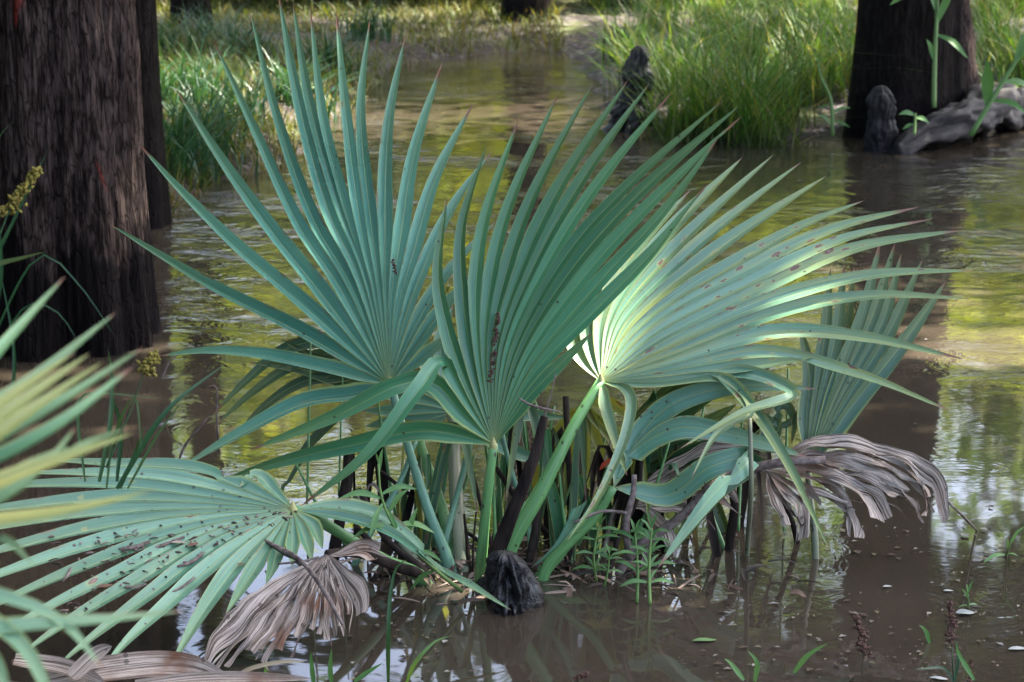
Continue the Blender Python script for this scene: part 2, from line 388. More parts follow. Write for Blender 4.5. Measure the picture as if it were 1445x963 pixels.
    return o, H, N0
def sink(q):
    if q[-1][2] < .14 and q[-1][1] > 3.0: q = q + [q[-1] + unit(q[-1] - q[-2]) * .05 + np.array([0, 0, -.22])]
    return q
def petiole(par, pts, r, mat, name='petiole', flat=.6, n=10, rough=.0):
    q = sink([P(*p) for p in pts]); m = MB(); m.tube(q, list(np.atleast_1d(r)) + ([np.atleast_1d(r)[-1]] if len(q) > len(pts) else []), n=n, flat=flat, rough=rough, steps=26); return m.build(name, mat, par)
def hub_knob(par, H, N0, r=.0075):
    m = MB(); m.tube([H - N0 * .0 + np.array([0, 0, -.016]), H + np.array([0, 0, .004]) + N0 * .004, H + np.array([0, 0, .014]) + N0 * .005], [r * 1.1, r, r * .15], n=8, flat=.7)
    return m.build('hastula', M['hastula'], par)

base_pt = W(690, 815)
palm = empty('palmetto', (base_pt[0], base_pt[1], 0.0))
tag(palm, 'large blue-green fan palmetto rising from the water in the middle of the picture', 'palmetto')

# left tall fan
L = [[(500, 557), (430, 568), (340, 612), (252, 662)],
     [(470, 522), (360, 500), (290, 496), (222, 503)],
     [(430, 471), (300, 405), (155, 317)],
     [(440, 440), (330, 345), (250, 265), (193, 200)],
     [(455, 415), (377, 317), (310, 222), (248, 125)],
     [(480, 405), (423, 320), (362, 190), (300, 55)],
     [(492, 395), (445, 315), (395, 180), (352, 13)],
     [(504, 385), (465, 300), (425, 160), (392, -14)],
     [(513, 380), (482, 300), (440, 160), (413, 2)],
     [(519, 400), (497, 330), (458, 180), (437, 8)],
     [(526, 400), (511, 330), (488, 160), (474, 12)],
     [(535, 400), (524, 320), (509, 160), (522, 27)],
     [(544, 400), (543, 320), (548, 180), (573, 47)],
     [(553, 410), (566, 330), (583, 220), (624, 88)],
     [(562, 430), (582, 360), (613, 255), (668, 145)],
     [(570, 450), (598, 375), (640, 290), (696, 212)],
     [(580, 470), (625, 395), (700, 312)],
     [(585, 490), (630, 430), (675, 385)],
     [(590, 510), (640, 470)]]
fr, H, N0 = fan('frond', palm, (550, 542, 4.42), (.0001, -.00085), L, 27, M['fan_blue'], seed=3, fold=1.15, label='tall blue-green fan standing upright at the back left')
petiole(fr, [(551, 543, 4.42), (570, 610, 4.40), (604, 720, 4.36), (636, 806, 4.34)], [.009, .0095, .012, .016], M['petiole_blue']); hub_knob(fr, H, N0)

# centre fan
Cn = [[(600, 608), (500, 628), (385, 655), (300, 684)],
      [(650, 580), (612, 541), (570, 541, -.05), (470, 589, -.06), (351, 636, -.06)],
      [(665, 575), (640, 528), (628, 508, -.02), (592, 548, -.09), (520, 640, -.12), (423, 716, -.12)],
      [(655, 535), (630, 460), (618, 385), (631, 278)],
      [(668, 520), (652, 410), (652, 320), (687, 205)],
      [(676, 510), (671, 410), (684, 310), (733, 165)],
      [(684, 500), (690, 410), (715, 300), (790, 128)],
      [(692, 490), (711, 395), (748, 285), (838, 115)],
      [(701, 490), (733, 385), (780, 280), (887, 112)],
      [(709, 490), (753, 375), (812, 268), (917, 117)],
      [(717, 490), (773, 370), (842, 262), (950, 128)],
      [(725, 495), (795, 365), (880, 268), (1020, 142)],
      [(733, 500), (812, 372), (905, 270), (1046, 147)],
      [(741, 508), (828, 385), (925, 280), (1048, 163)],
      [(748, 516), (842, 402), (935, 300), (1017, 190)],
      [(752, 528), (850, 428), (930, 345), (1000, 258)],
      [(745, 560), (790, 515), (835, 470)]]
fr, H, N0 = fan('frond', palm, (697, 627, 4.20), (-.00035, -.00015), Cn, 29, M['fan_green'], seed=5, fold=.75, label='mid green fan facing the viewer at the front')
petiole(fr, [(697, 627, 4.20), (690, 680, 4.21), (682, 760, 4.25), (678, 815, 4.28)], [.009, .0105, .0125, .015], M['petiole']); hub_knob(fr, H, N0)

# right spotted fan
Rr = [[(825, 512), (812, 485), (806, 440)],
      [(832, 498), (826, 450), (845, 390)],
      [(850, 455), (885, 370), (975, 268)],
      [(862, 448), (925, 350), (1048, 222)],
      [(872, 448), (955, 348), (1092, 218)],
      [(880, 450), (985, 345), (1132, 228)],
      [(890, 455), (1012, 352), (1167, 248)],
      [(900, 462), (1040, 370), (1130, 320), (1220, 283)],
      [(912, 462), (1050, 382), (1170, 325), (1298, 292)],
      [(922, 470), (1060, 398), (1190, 338), (1316, 309)],
      [(932, 478), (1085, 402), (1210, 350), (1358, 325)],
      [(938, 490), (1090, 425), (1230, 389), (1375, 382)],
      [(944, 502), (1095, 442), (1230, 418), (1370, 422)],
      [(946, 512), (1090, 470), (1210, 475), (1360, 507)],
      [(948, 520), (1080, 500), (1200, 526), (1342, 580)],
      [(950, 527), (1070, 515), (1160, 502)],
      ([(930, 536), (1010, 530), (1060, 575, -.04), (1115, 660, -.06), (1170, 775, -.06)], .75),
      ([(930, 538), (1050, 526), (1120, 556, -.03), (1050, 582, -.08), (958, 634, -.10)], .75),
      ([(920, 541), (1020, 535), (1060, 580, -.05), (1012, 612, -.08), (975, 676, -.08)], .65),
      ([(872, 542), (890, 562, -.03), (884, 610, -.04), (845, 700, -.04), (800, 765, -.03)], .5),
      ([(852, 565), (868, 620), (885, 672)], .6)]
fr, H, N0 = fan('frond', palm, (848, 538, 4.28), (-.00022, -.00095), Rr, 32, M['fan_spot'], seed=8, fold=.55, label='rust-spotted yellowing fan spread to the right')
petiole(fr, [(849, 537, 4.28), (815, 592, 4.26), (765, 690, 4.25), (712, 790, 4.27)], [.0105, .013, .018, .022], M['petiole']); hub_knob(fr, H, N0)

# low fan lying over the water at lower left
Lo = [[(385, 692), (362, 670), (338, 688)],
      [(350, 690), (270, 662), (160, 655), (50, 648)],
      [(330, 695), (230, 674), (120, 668), (20, 668)],
      [(310, 702), (190, 686), (60, 684), (-60, 692)],
      [(290, 708), (150, 704), (20, 716), (-100, 730)],
      [(280, 716), (140, 724), (0, 745), (-120, 768)],
      [(280, 724), (140, 744), (0, 778), (-120, 812)],
      [(280, 732), (140, 766), (10, 808), (-100, 850)],
      [(285, 741), (150, 788), (30, 838), (-70, 885)],
      [(290, 750), (170, 808), (60, 862), (-30, 915)],
      [(300, 758), (190, 822), (90, 882), (15, 935)],
      [(310, 766), (215, 836), (130, 900), (75, 945)],
      [(325, 775), (245, 846), (180, 905), (140, 950)],
      [(345, 785), (295, 850), (240, 942)],
      [(370, 785), (345, 825), (318, 868)],
      [(392, 770), (385, 800), (375, 825)],
      [(412, 765), (412, 800)],
      [(430, 758), (440, 792)],
      [(440, 742), (455, 775)],
      [(480, 728), (550, 750), (630, 805), (722, 862)],
      [(470, 716), (530, 728), (575, 760), (640, 822)]]
fr, H, N0 = fan('frond', palm, (413, 719, 4.06), (.00039, -.00166), Lo, 35, M['fan_low'], seed=12, fold=.55, taper=1.8, label='broad pale fan littered with twigs lying low over the water')
petiole(fr, [(413, 719, 4.06), (450, 735, 4.10), (540, 790, 4.2), (600, 822, 4.28)], [.011, .012, .014, .016], M['petiole']); hub_knob(fr, H, N0, .009)

# fan behind, seen between the stalks
Bk = [[(600, 600), (555, 610), (505, 625)], [(600, 590), (560, 595), (515, 602)], [(595, 578), (555, 580), (510, 580)],
      [(600, 565), (565, 560), (520, 555)], [(605, 550), (585, 535), (555, 520)], [(615, 540), (600, 500), (595, 455)],
      [(628, 535), (622, 480), (640, 430)], [(645, 540), (655, 490), (690, 430)], [(660, 560), (700, 530), (745, 500)], [(665, 580), (740, 585), (800, 590)], [(660, 595), (730, 640), (790, 655)]]
fr, H, N0 = fan('frond', palm, (640, 582, 4.62), (0, -.0006), Bk, 34, M['fan_blue'], seed=21)
petiole(fr, [(640, 580, 4.62), (641, 640, 4.56), (646, 730, 4.45), (655, 815, 4.36)], [.014, .015, .0175, .019], M['petiole_grey']); hub_knob(fr, H, N0)

# dark drooping fan behind on the left
Bl = [[(470, 482), (405, 492), (350, 535), (300, 586)], [(480, 498), (415, 515), (355, 555), (303, 602)],
      [(500, 530), (430, 538), (375, 572), (328, 620)], [(500, 520), (440, 502), (395, 478)], [(500, 540), (420, 520), (350, 512)],
      [(520, 560), (470, 600), (420, 650)], [(510, 565), (440, 625), (400, 690), (385, 735)]]
fr, H, N0 = fan('frond', palm, (565, 525, 4.75), (0, -.0002), Bl, 22, M['fan_shade'], seed=23, label='dark drooping fan behind the tall one')
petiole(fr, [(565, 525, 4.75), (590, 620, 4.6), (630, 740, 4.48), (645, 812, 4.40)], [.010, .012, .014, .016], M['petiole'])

# folded fan at the centre right
Dk = [[(888, 625), (945, 570), (1045, 543), (1152, 549)], [(885, 640), (950, 604), (1040, 618), (1140, 645)],
      [(895, 600, .08), (950, 545, .1), (1015, 508, .1)], [(905, 612, .08), (975, 550, .1), (1045, 505, .1)], [(912, 625, .08), (985, 565, .1), (1060, 525, .1)],
      [(920, 642, .08), (990, 600, .1), (1040, 570, .1)], [(915, 660, .05), (970, 640, .05), (1010, 625, .05)], [(905, 675), (960, 668), (1040, 690)],
      [(900, 690), (990, 640), (1055, 648, -.04), (1010, 690, -.1), (930, 800, -.14)]]
fr, H, N0 = fan('frond', palm, (862, 690, 4.50), (0, .0008), Dk, 46, M['fan_shade'], seed=31, fold=.4, label='dark folded fan in the shade at the centre')
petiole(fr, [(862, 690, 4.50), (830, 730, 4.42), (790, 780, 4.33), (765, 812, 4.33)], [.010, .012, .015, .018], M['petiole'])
# two pale free blades of that fan catch the light
Dl = [[(905, 612), (950, 570, -.02), (1040, 545, -.04), (1152, 549, -.04)], [(890, 640), (955, 604, -.03), (1040, 616, -.05), (1140, 645, -.05)], [(940, 700), (1000, 660, -.05), (1060, 645, -.06), (1010, 695, -.1), (928, 802, -.12)]]
fr, H, N0 = fan('frond', palm, (866, 688, 4.27), (0, -.0003), Dl, 36, M['fan_low'], seed=33, fold=.2, label='three-fingered pale arching frond')
petiole(fr, [(866, 688, 4.27), (840, 730, 4.28), (800, 770, 4.29), (770, 805, 4.3)], [.009, .010, .013, .015], M['petiole'])

# backlit yellow remnant and thin dark blades between the stalks
Bm = [[(835, 600), (850, 640), (868, 672)], [(862, 570), (890, 590), (905, 605)], [(800, 650), (790, 710), (800, 770)], [(826, 700), (840, 760)], [(770, 640), (755, 720), (745, 800)], [(880, 640), (905, 700), (915, 760)]]
fr, H, N0 = fan('frond', palm, (825, 570, 4.7), (0, 0), Bm, 20, M['fan_yellow'], seed=37, label='yellow-brown back-lit remnant in the shade')
petiole(fr, [(825, 570, 4.7), (815, 660, 4.62), (805, 740, 4.55), (790, 800, 4.48)], [.008, .010, .012, .014], M['rot'])

# dead petioles, stubs and blades at the foot of the plant
def dead_stalk(pts, r, mat=None, name='dead_stalk', rough=.35, n=9, label=None):
    q = sink([P(*p) for p in pts]); rl = [x * (.6 if mat is None and label is None else .9) for x in r]; m = MB(); m.tube(q, rl + ([rl[-1]] if len(q) > len(pts) else []), n=n, flat=.7, rough=rough, seed=rnd.random() * 30, steps=26)
    o = m.build(name, mat or M['rot'], palm)
    if label: o['label'] = label
dead_stalk([(769, 588, 4.18), (752, 650, 4.19), (722, 730, 4.21), (698, 800, 4.24)], [.010, .0155, .017, .018], label='leaning black dead stalk')
for pts, r in [([(492, 620, 4.5), (490, 680, 4.45), (478, 745, 4.42), (470, 800, 4.42)], [.016, .022, .022, .026]),
               ([(505, 690, 4.3), (545, 760, 4.32), (610, 824, 4.30)], [.010, .013, .015]), ([(500, 740, 4.35), (530, 775, 4.33), (560, 818, 4.31)], [.010, .014, .016]),
               ([(575, 740, 4.36), (545, 790, 4.33), (525, 826, 4.30)], [.008, .010, .012]), ([(655, 725, 4.4), (660, 770, 4.38), (662, 812, 4.36)], [.004, .010, .012]),
               ([(672, 722, 4.33), (668, 770, 4.33), (667, 812, 4.33)], [.003, .005, .006]), ([(530, 660, 4.5), (600, 715, 4.5), (700, 790, 4.48)], [.007, .008, .009]),
               ([(745, 650, 4.5), (720, 720, 4.48), (700, 790, 4.45)], [.006, .008, .010]), ([(700, 660, 4.6), (740, 720, 4.55), (800, 790, 4.5)], [.010, .012, .012]),
               ([(760, 690, 4.4), (755, 750, 4.38), (745, 805, 4.36)], [.012, .015, .017]), ([(798, 560, 4.55), (802, 640, 4.5), (806, 720, 4.46), (800, 800, 4.42)], [.010, .012, .012, .016]),
               ([(830, 690, 4.45), (815, 740, 4.43), (800, 795, 4.4)], [.006, .014, .016]), ([(905, 650, 4.35), (900, 700, 4.33), (865, 780, 4.3)], [.008, .010, .014]),
               ([(1010, 660, 4.5), (1035, 700, 4.48), (1030, 770, 4.5)], [.012, .018, .02]), ([(1090, 680, 4.45), (1110, 720, 4.5), (1125, 765, 4.55)], [.012, .012, .014]),
               ([(660, 640, 4.55), (680, 720, 4.5), (700, 800, 4.42)], [.006, .009, .011])]:
    dead_stalk(pts, r)
for pts, r, mt in [([(588, 620, 4.45), (560, 690, 4.42), (515, 765, 4.4), (500, 800, 4.4)], [.005, .008, .009, .010], 'petiole_blue'), ([(668, 610, 4.5), (650, 680, 4.48), (625, 790, 4.4)], [.007, .008, .011], 'petiole_blue'),
                   ([(705, 600, 4.5), (720, 660, 4.48), (745, 740, 4.45), (750, 800, 4.40)], [.006, .007, .008, .011], 'petiole_blue'),
                   ([(1058, 590, 4.2), (1060, 680, 4.2), (1054, 785, DW(1054, 785) )], [.005, .0065, .006], 'petiole_grey'),
                   ([(500, 700, 4.45), (560, 760, 4.42), (600, 815, 4.38)], [.007, .009, .010], 'petiole_grey')]:
    dead_stalk(pts, r, M[mt], 'stalk', 0)
# pale cut-off leaf base
m = MB(); NB = unit(np.array([-.4, -.8, .5]))
c_ = smooth(np.array([P(762, 792, 4.22), P(790, 765, 4.2), P(808, 735, 4.18), P(818, 712, 4.17)]), 10); rows = []
for i, p in enumerate(c_):
    x = np.array([.8, 0, .55]) * (.020 + .003 * i / 9) * .9; rows.append([p - x, p - x * .5 + NB * -.004, p + NB * -.006, p + x * .5 + NB * -.004, p + x])
m.strip(np.array(rows), [-.8, -.4, .2, .4, .8], np.linspace(.1, .6, 10), np.linspace(.1, .3, 10), .4); m.build('cut_leaf_base', M['fan_low'], palm)

# dead fronds
Da = [[(400, 830), (345, 890), (288, 946)], [(412, 830), (365, 890), (318, 944)], [(424, 830), (388, 890), (352, 938)], [(435, 830), (408, 880), (380, 930)],
      [(445, 830), (428, 880), (408, 922)], [(455, 830), (447, 880), (436, 914)], [(465, 830), (466, 880), (464, 908)], [(474, 825), (482, 870), (488, 900)], [(478, 815), (492, 850), (495, 885)], [(495, 776), (520, 772), (545, 777)]]
fr, H, N0 = fan('dead_frond', palm, (461, 783, 3.93), (0, -.0009), Da, 60, M['dead'], seed=41, crumple=.020, torn=.2, shred=.022, taper=14, fold=.65, label='withered grey-brown frond hanging folded at lower left')
petiole(fr, [(461, 783, 3.93), (500, 780, 4.05), (560, 800, 4.2), (600, 820, 4.28)], [.010, .010, .012, .012], M['rot'])
Db = [[(1150, 633), (1230, 640), (1295, 668), (1318, 705), (1322, 752)], [(1150, 642), (1240, 650), (1300, 690), (1324, 748)], [(1150, 650), (1235, 665), (1290, 705), (1308, 748)],
      [(1145, 658), (1220, 675), (1265, 700), (1290, 725)], [(1140, 666), (1210, 685), (1240, 715), (1250, 772)], [(1135, 672), (1180, 690), (1195, 720), (1194, 768)],
      [(1125, 678), (1165, 700), (1215, 722)], [(1115, 682), (1145, 700), (1160, 715)], [(1105, 690), (1125, 720), (1128, 762)], [(1095, 690), (1110, 715), (1132, 738)]]
fr, H, N0 = fan('dead_frond', palm, (1078, 662, 4.36), (-.0003, -.0012), Db, 52, M['deadgrey'], seed=44, crumple=.024, torn=.25, shred=.05, taper=9, fold=.35, nref=(-.1, -.35, 1), label='silvery withered frond arching down to the water at right')
petiole(fr, [(1165, 650, 4.30), (1090, 655, 4.30), (1022, 676, 4.32), (960, 730, 4.34), (880, 795, 4.34)], [.009, .010, .010, .011, .012], M['twig'], rough=.3)
Dc = [[(930, 680), (980, 655), (1040, 662)], [(930, 690), (990, 672), (1060, 700)], [(925, 700), (980, 690), (1010, 705)], [(920, 712), (970, 715), (1000, 745)], [(910, 720), (930, 745), (938, 790)]]
fr, H, N0 = fan('dead_frond', palm, (885, 715, 4.40), (0, -.0006), Dc, 34, M['dead'], seed=46, crumple=.02, torn=.3, shred=.10, taper=5, label='brown rotting frond in the shade under the dark fan')

gd = random.Random(17)
for i in range(76):
    x0 = gd.choice([490, 560, 600, 700, 745, 775, 800, 820, 850, 870, 890, 910, 930, 950, 980, 1005, 1030]) + gd.uniform(-16, 16); y0 = gd.uniform(575, 700); d = gd.uniform(4.40, 4.72)
    dx = gd.uniform(-95, 95); y1 = gd.uniform(775, 808); kind = gd.choice(['rot', 'dead', 'fan_shade', 'fan_green', 'rot', 'fan_shade', 'rot', 'fan_yellow', 'fan_green'])
    m = MB()
    if gd.random() < .62:      # a dry or green leaf strip arching over to the water
        b = gd.uniform(-35, 10)
        q = [P(x0 + dx * .9, gd.uniform(700, 760), d - .05), P(x0 + dx * .55, y0 + b, d - .02), P(x0 + dx * .2, (y0 + y1) / 2, d), P(x0, y1 + 6, d + .02)]
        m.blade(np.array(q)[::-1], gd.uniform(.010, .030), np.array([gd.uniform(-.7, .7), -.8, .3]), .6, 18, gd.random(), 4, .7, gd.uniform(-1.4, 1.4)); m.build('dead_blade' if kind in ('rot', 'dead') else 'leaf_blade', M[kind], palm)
    else:
        q = [P(x0 + dx, y0 - 20, d), P(x0 + dx * .5, (y0 + y1) / 2, d), P(x0, y1, d), P(x0, y1, d) + np.array([0, 0, -.2])]
        m.tube(q, [.0025, .0045, .006, .006], n=7, rough=.25, flat=.6, steps=16, seed=i); m.build('dead_stalk' if kind in ('rot', 'dead') else 'stalk', M[kind if kind in ('rot', 'dead') else 'petiole'], palm)
# young fan at the right
yb = W(1150, 760)
young = empty('palmetto', (yb[0], yb[1], 0)); tag(young, 'small upright spotted palmetto fan behind the silvery dead frond at right', 'palmetto')
Yg = [[(1138, 590), (1142, 530), (1128, 455)], [(1148, 580), (1163, 480), (1172, 378)], [(1156, 570), (1178, 480), (1192, 372)], [(1164, 570, .03), (1192, 470, .05), (1206, 375, .05)],
      [(1172, 565), (1213, 460), (1243, 338)], [(1180, 560), (1230, 450), (1263, 343)], [(1187, 560), (1245, 455), (1272, 358)], [(1194, 565), (1256, 465), (1302, 366)], [(1200, 575), (1270, 490), (1336, 396)]]
fr, H, N0 = fan('frond', young, (1140, 660, 4.46), (.0001, .0001), Yg, 31, M['fan_young'], seed=51)
petiole(fr, [(1140, 660, 4.46), (1143, 700, 4.45), (1150, 765, 4.44)], [.007, .008, .009], M['petiole_grey']); 
Yh = [[(1105, 570), (1120, 590), (1117, 628)], [(1085, 590), (1097, 600), (1098, 625)], [(1060, 620), (1110, 600), (1135, 572)]]
fr, H, N0 = fan('frond', young, (1080, 640, 4.50), (0, 0), Yh, 22, M['fan_shade'], seed=52)

# out-of-focus palmetto in the left foreground
fb = P(-260, 1150, 2.0)
fore = empty('palmetto', (fb[0], fb[1], 0.05)); tag(fore, 'blurred yellow-tipped palmetto close to the viewer at the left edge', 'palmetto')
Fg = [[(-60, 560), (20, 470), (92, 390)], [(-60, 600), (40, 540), (165, 440)], [(-45, 640), (80, 570), (203, 490)], [(-40, 662), (80, 600), (190, 516)], [(-40, 720), (60, 660), (108, 602)], [(-40, 700), (60, 650), (182, 603)]]
fr, H, N0 = fan('frond', fore, (-220, 720, 1.45), (.0000, -.0006), Fg, 36, M['fan_green'], seed=61, label='blurred frond with green fingers')
petiole(fr, [(-220, 720, 1.45), (-240, 900, 1.6), (-260, 1150, 2.0)], [.008, .010, .012], M['petiole'])
Fy = [[(-50, 606), (30, 548), (108, 496)], [(-50, 622), (40, 560), (128, 498)], [(-45, 640), (50, 575), (146, 510)], [(-60, 700), (50, 660), (192, 610)], [(-60, 740), (90, 722), (218, 692)]]
fr, H, N0 = fan('frond', fore, (-230, 740, 1.38), (.0001, -.0005), Fy, 36, M['fan_yellow'], seed=63, label='blurred frond with yellow fingers and pale tips')
petiole(fr, [(-230, 740, 1.38), (-250, 920, 1.6), (-260, 1150, 2.0)], [.008, .010, .012], M['petiole'])
Fi = [[(-80, 890), (60, 880), (160, 873), (262, 862)], [(-60, 800), (0, 760), (50, 800)], [(-80, 830), (30, 850), (90, 880), (150, 950)], [(-80, 850), (20, 900), (60, 960), (80, 1040)], [(-80, 870), (-10, 930), (20, 1030)]]
fr, H, N0 = fan('frond', fore, (-240, 880, 1.42), (.0001, -.0004), Fi, 34, M['fan_low'], seed=64, label='blurred pale frond crossing the bottom left corner')
petiole(fr, [(-240, 880, 1.42), (-250, 1000, 1.6), (-260, 1150, 2.0)], [.008, .010, .012], M['petiole'])

# ------------------------------------------------------------------ ground, water
land_px = {
 'far': [W(-700, 330), W(-100, 330), W(150, 325), W(225, 300), W(300, 262), W(390, 238), W(455, 190), W(520, 125), W(560, 92), W(640, 82), W(760, 70), W(812, 82), W(850, 130), W(868, 180), W(960, 196), W(1060, 203), W(1180, 192), W(1290, 200), W(1445, 180), W(2200, 170)],
 'near': [W(-700, 830), W(-200, 850), W(-20, 930), W(150, 962), W(380, 975), W(560, 1010), W(760, 1150)]}
far_poly = np.array([p[:2] for p in land_px['far']] + [[60, 12], [60, 150], [-60, 150], [-60, 9]])
near_poly = np.array([p[:2] for p in land_px['near']] + [[1.2, -20], [-60, -20], [-60, 4.0]])
def sdist(x, y, poly):
    """signed distance to a polygon, positive inside"""
    x = np.asarray(x, float); y = np.asarray(y, float); ins = np.zeros(x.shape, bool); dm = np.full(x.shape, 1e9)
    for i in range(len(poly)):
        x0, y0 = poly[i]; x1, y1 = poly[(i + 1) % len(poly)]
        c = ((y0 > y) != (y1 > y)) & (x < (x1 - x0) * (y - y0) / (y1 - y0 + 1e-12) + x0); ins ^= c
        dx, dy = x1 - x0, y1 - y0; t = np.clip(((x - x0) * dx + (y - y0) * dy) / (dx * dx + dy * dy + 1e-12), 0, 1)
        dm = np.minimum(dm, np.hypot(x - x0 - t * dx, y - y0 - t * dy))
    return np.where(ins, dm, -dm)
def nz(x, y, s, o=0.0): return mnoise.noise(Vector((x * s + o, y * s - o, o * 1.7)))
def height(x, y):
    s = np.maximum(sdist(x, y, far_poly), sdist(x, y, near_poly))
    s = s + .12 * np.vectorize(lambda a, b: nz(a, b, 1.7, 3) + .5 * nz(a, b, 5, 8))(x, y)
    z = np.where(s > 0, .16 * np.tanh(s * 2.0) + .020 * np.clip(s, 0, 12), np.maximum(-.5, s * .45))
    return z + np.where(s > -.1, .03 * np.vectorize(lambda a, b: nz(a, b, 2.3, 1) + .6 * nz(a, b, 7, 2))(x, y), 0)
gx = np.unique(np.concatenate([np.linspace(-70, -6, 24), np.linspace(-6, 7, 170), np.linspace(7, 70, 24)]))
gy = np.unique(np.concatenate([np.linspace(-15, 2, 14), np.linspace(2, 24, 240), np.linspace(24, 160, 34)]))
X, Y = np.meshgrid(gx, gy); Z = height(X, Y)
m = MB(); m.v = np.stack([X, Y, Z], -1).reshape(-1, 3).tolist(); k = len(gx)
m.f = [(j * k + i, j * k + i + 1, (j + 1) * k + i + 1, (j + 1) * k + i) for j in range(len(gy) - 1) for i in range(k - 1)]
t = NT('swamp_soil')
a1 = t.noise(t.pos((1, 1, 1)), 1.3, 4); a2 = t.noise(t.pos((1, 1, 1)), 14, 6, .7); a3 = t.voro(t.pos((1, 1, .3)), 22.0)
rc = t.n('SeparateColor'); t.t.links.new(a3.outputs['Color'], rc.inputs[0])
col = t.mix(t.step(a2, .3, .7), (.012, .009, .008), (.046, .036, .031))
col = t.mix(t.math('MULTIPLY', t.math('LESS_THAN', rc.outputs[0], .38), .8), col, (.050, .034, .028))
col = t.mix(t.math('MULTIPLY', t.math('GREATER_THAN', rc.outputs[0], .9), .8), col, (.13, .12, .12))
col = t.mix(t.math('MULTIPLY', t.step(a1, .5, .62), .6), col, (.085, .105, .022))
t.bsdf(col, .8, .3, t.bump(t.math('ADD', a2, a3.outputs['Distance']), .8, .03))
tag(m.build('ground', t.m), kind='structure')

m = MB(); wx = [-70, 70]; m.v = [(-70, -15, 0), (70, -15, 0), (70, 160, 0), (-70, 160, 0)]; m.f = [(0, 1, 2, 3)]
t = NT('muddy_water')
g = t.n('NewGeometry'); sp = t.n('SeparateXYZ'); t.t.links.new(g.outputs['Position'], sp.inputs[0])
r1 = t.noise(t.pos((1.0, 1.25, 1)), 3.6, 4, .55, 1.2); r2 = t.noise(t.pos((1, 1.5, 1)), 13.0, 2, .5, .4); r3 = t.noise(t.pos((1, 1.3, 1)), 1.1, 2)
amp = t.math('MULTIPLY', t.step(sp.outputs[1], 4.2, 9.0, .05, .9), t.math('MULTIPLY_ADD', t.step(r3, .40, .68), .85, .12))
hgt = t.math('ADD', r1, t.math('MULTIPLY', r2, .22))
b = t.bump(hgt, amp, .035)
mud = t.noise(t.pos((1, 1, 1)), .7, 4, .6)
cw = t.mix(t.step(mud, .3, .7), (.032, .026, .019), (.052, .041, .030))
t.bsdf(cw, .035, .5, b)
for nd in t.t.nodes:
    if nd.type == 'BSDF_PRINCIPLED': nd.inputs['IOR'].default_value = 1.45
tag(m.build('water', t.m, smooth_=False), kind='structure')

# ------------------------------------------------------------------ trees
def trunk_mesh(base, r_top, r_base, H, flare_h, flutes, seed, lean=(0, 0), nseg=96, top_taper=.6, relief=0.0):
    nseg = 300 if relief else nseg
    m = MB(); zs = np.concatenate([np.linspace(-.35, 1.6, 190 if relief else 60), np.linspace(1.7, H, 26)]); rs = random.Random(seed)
    ph = [rs.uniform(0, 6.28) for _ in range(4)]
    for z in zs:
        f = math.exp(-max(z, 0) / flare_h); tp = 1 - (1 - top_taper) * max(0, z) / H
        r0 = r_top * tp + (r_base - r_top) * f
        for j in range(nseg):
            a = 2 * math.pi * j / nseg
            fl = math.sin(a * flutes + ph[0] + .4 * z) * .5 + .5 * math.sin(a * (flutes // 2 + 1) + ph[1])
            k = 1 + fl * (.03 + .13 * f)
            k += .035 * mnoise.noise(Vector((math.cos(a) * 7 + seed, math.sin(a) * 7, z * 1.1))) + .02 * mnoise.noise(Vector((math.cos(a) * 19 + seed, math.sin(a) * 19, z * 2.6)))
            if relief:
                wv = Vector((math.cos(a) * 11 + seed + .25 * mnoise.noise(Vector((a * 9, z * 3, seed))), math.sin(a) * 11, z * 2.1))
                k += relief * (abs(mnoise.noise(wv)) ** .6 - .4) + relief * .5 * (abs(mnoise.noise(wv * 2.3)) - .3)
            m.v.append((base[0] + lean[0] * z + r0 * k * math.cos(a), base[1] + lean[1] * z + r0 * k * math.sin(a), z)); m.a.append((0, 0, z, 0))
    n = len(zs)
    for i in range(n - 1):
        for j in range(nseg):
            j2 = (j + 1) % nseg; m.f.append((i * nseg + j, i * nseg + j2, (i + 1) * nseg + j2, (i + 1) * nseg + j))
    return m
GAPS = []      # (target point, radius): openings in the canopy that let the sun through to that spot
def crown_mesh(centres, nleaf, spread, size, seed, gaps=True, elong=2.2, flatten=.6):
    """leaf sprays scattered about limb ends"""
    g = np.random.default_rng(seed); cs = np.array(centres, float); n = nleaf
    ci = g.integers(0, len(cs), n); p = cs[ci] + g.normal(0, 1, (n, 3)) * spread * np.array([1, 1, flatten])
    if gaps:
        keep = np.ones(n, bool)
        for tg, rad in GAPS:
            d = p - tg; al = d @ SUN; per = np.linalg.norm(d - al[:, None] * SUN, axis=1); keep &= ~((per < rad + size * .22) & (al > 0.5))
        p = p[keep]; n = len(p)
    ax = g.normal(0, 1, (n, 3)) * np.array([1, 1, .55]); ax /= np.linalg.norm(ax, axis=1)[:, None]
    b = np.cross(ax, g.normal(0, 1, (n, 3)) * np.array([.6, .6, 1.0])); b /= np.linalg.norm(b, axis=1)[:, None] + 1e-9
    nn = np.cross(ax, b); L_ = size * g.uniform(.6, 1.3, n)[:, None]; w = L_ / elong
    v = np.stack([p - ax * L_ * .5, p + b * w * .5 + nn * w * .12, p + ax * L_ * .5, p - b * w * .5 + nn * w * .12], 1).reshape(-1, 3)
    m = MB(); m.v = v.tolist(); m.f = [(4 * i, 4 * i + 1, 4 * i + 2, 4 * i + 3) for i in range(n)]
    r = np.repeat(g.random(n), 4); m.a = np.stack([np.zeros(4 * n), np.tile([0, .5, 1, .5], n), np.zeros(4 * n), r], 1)
    return m
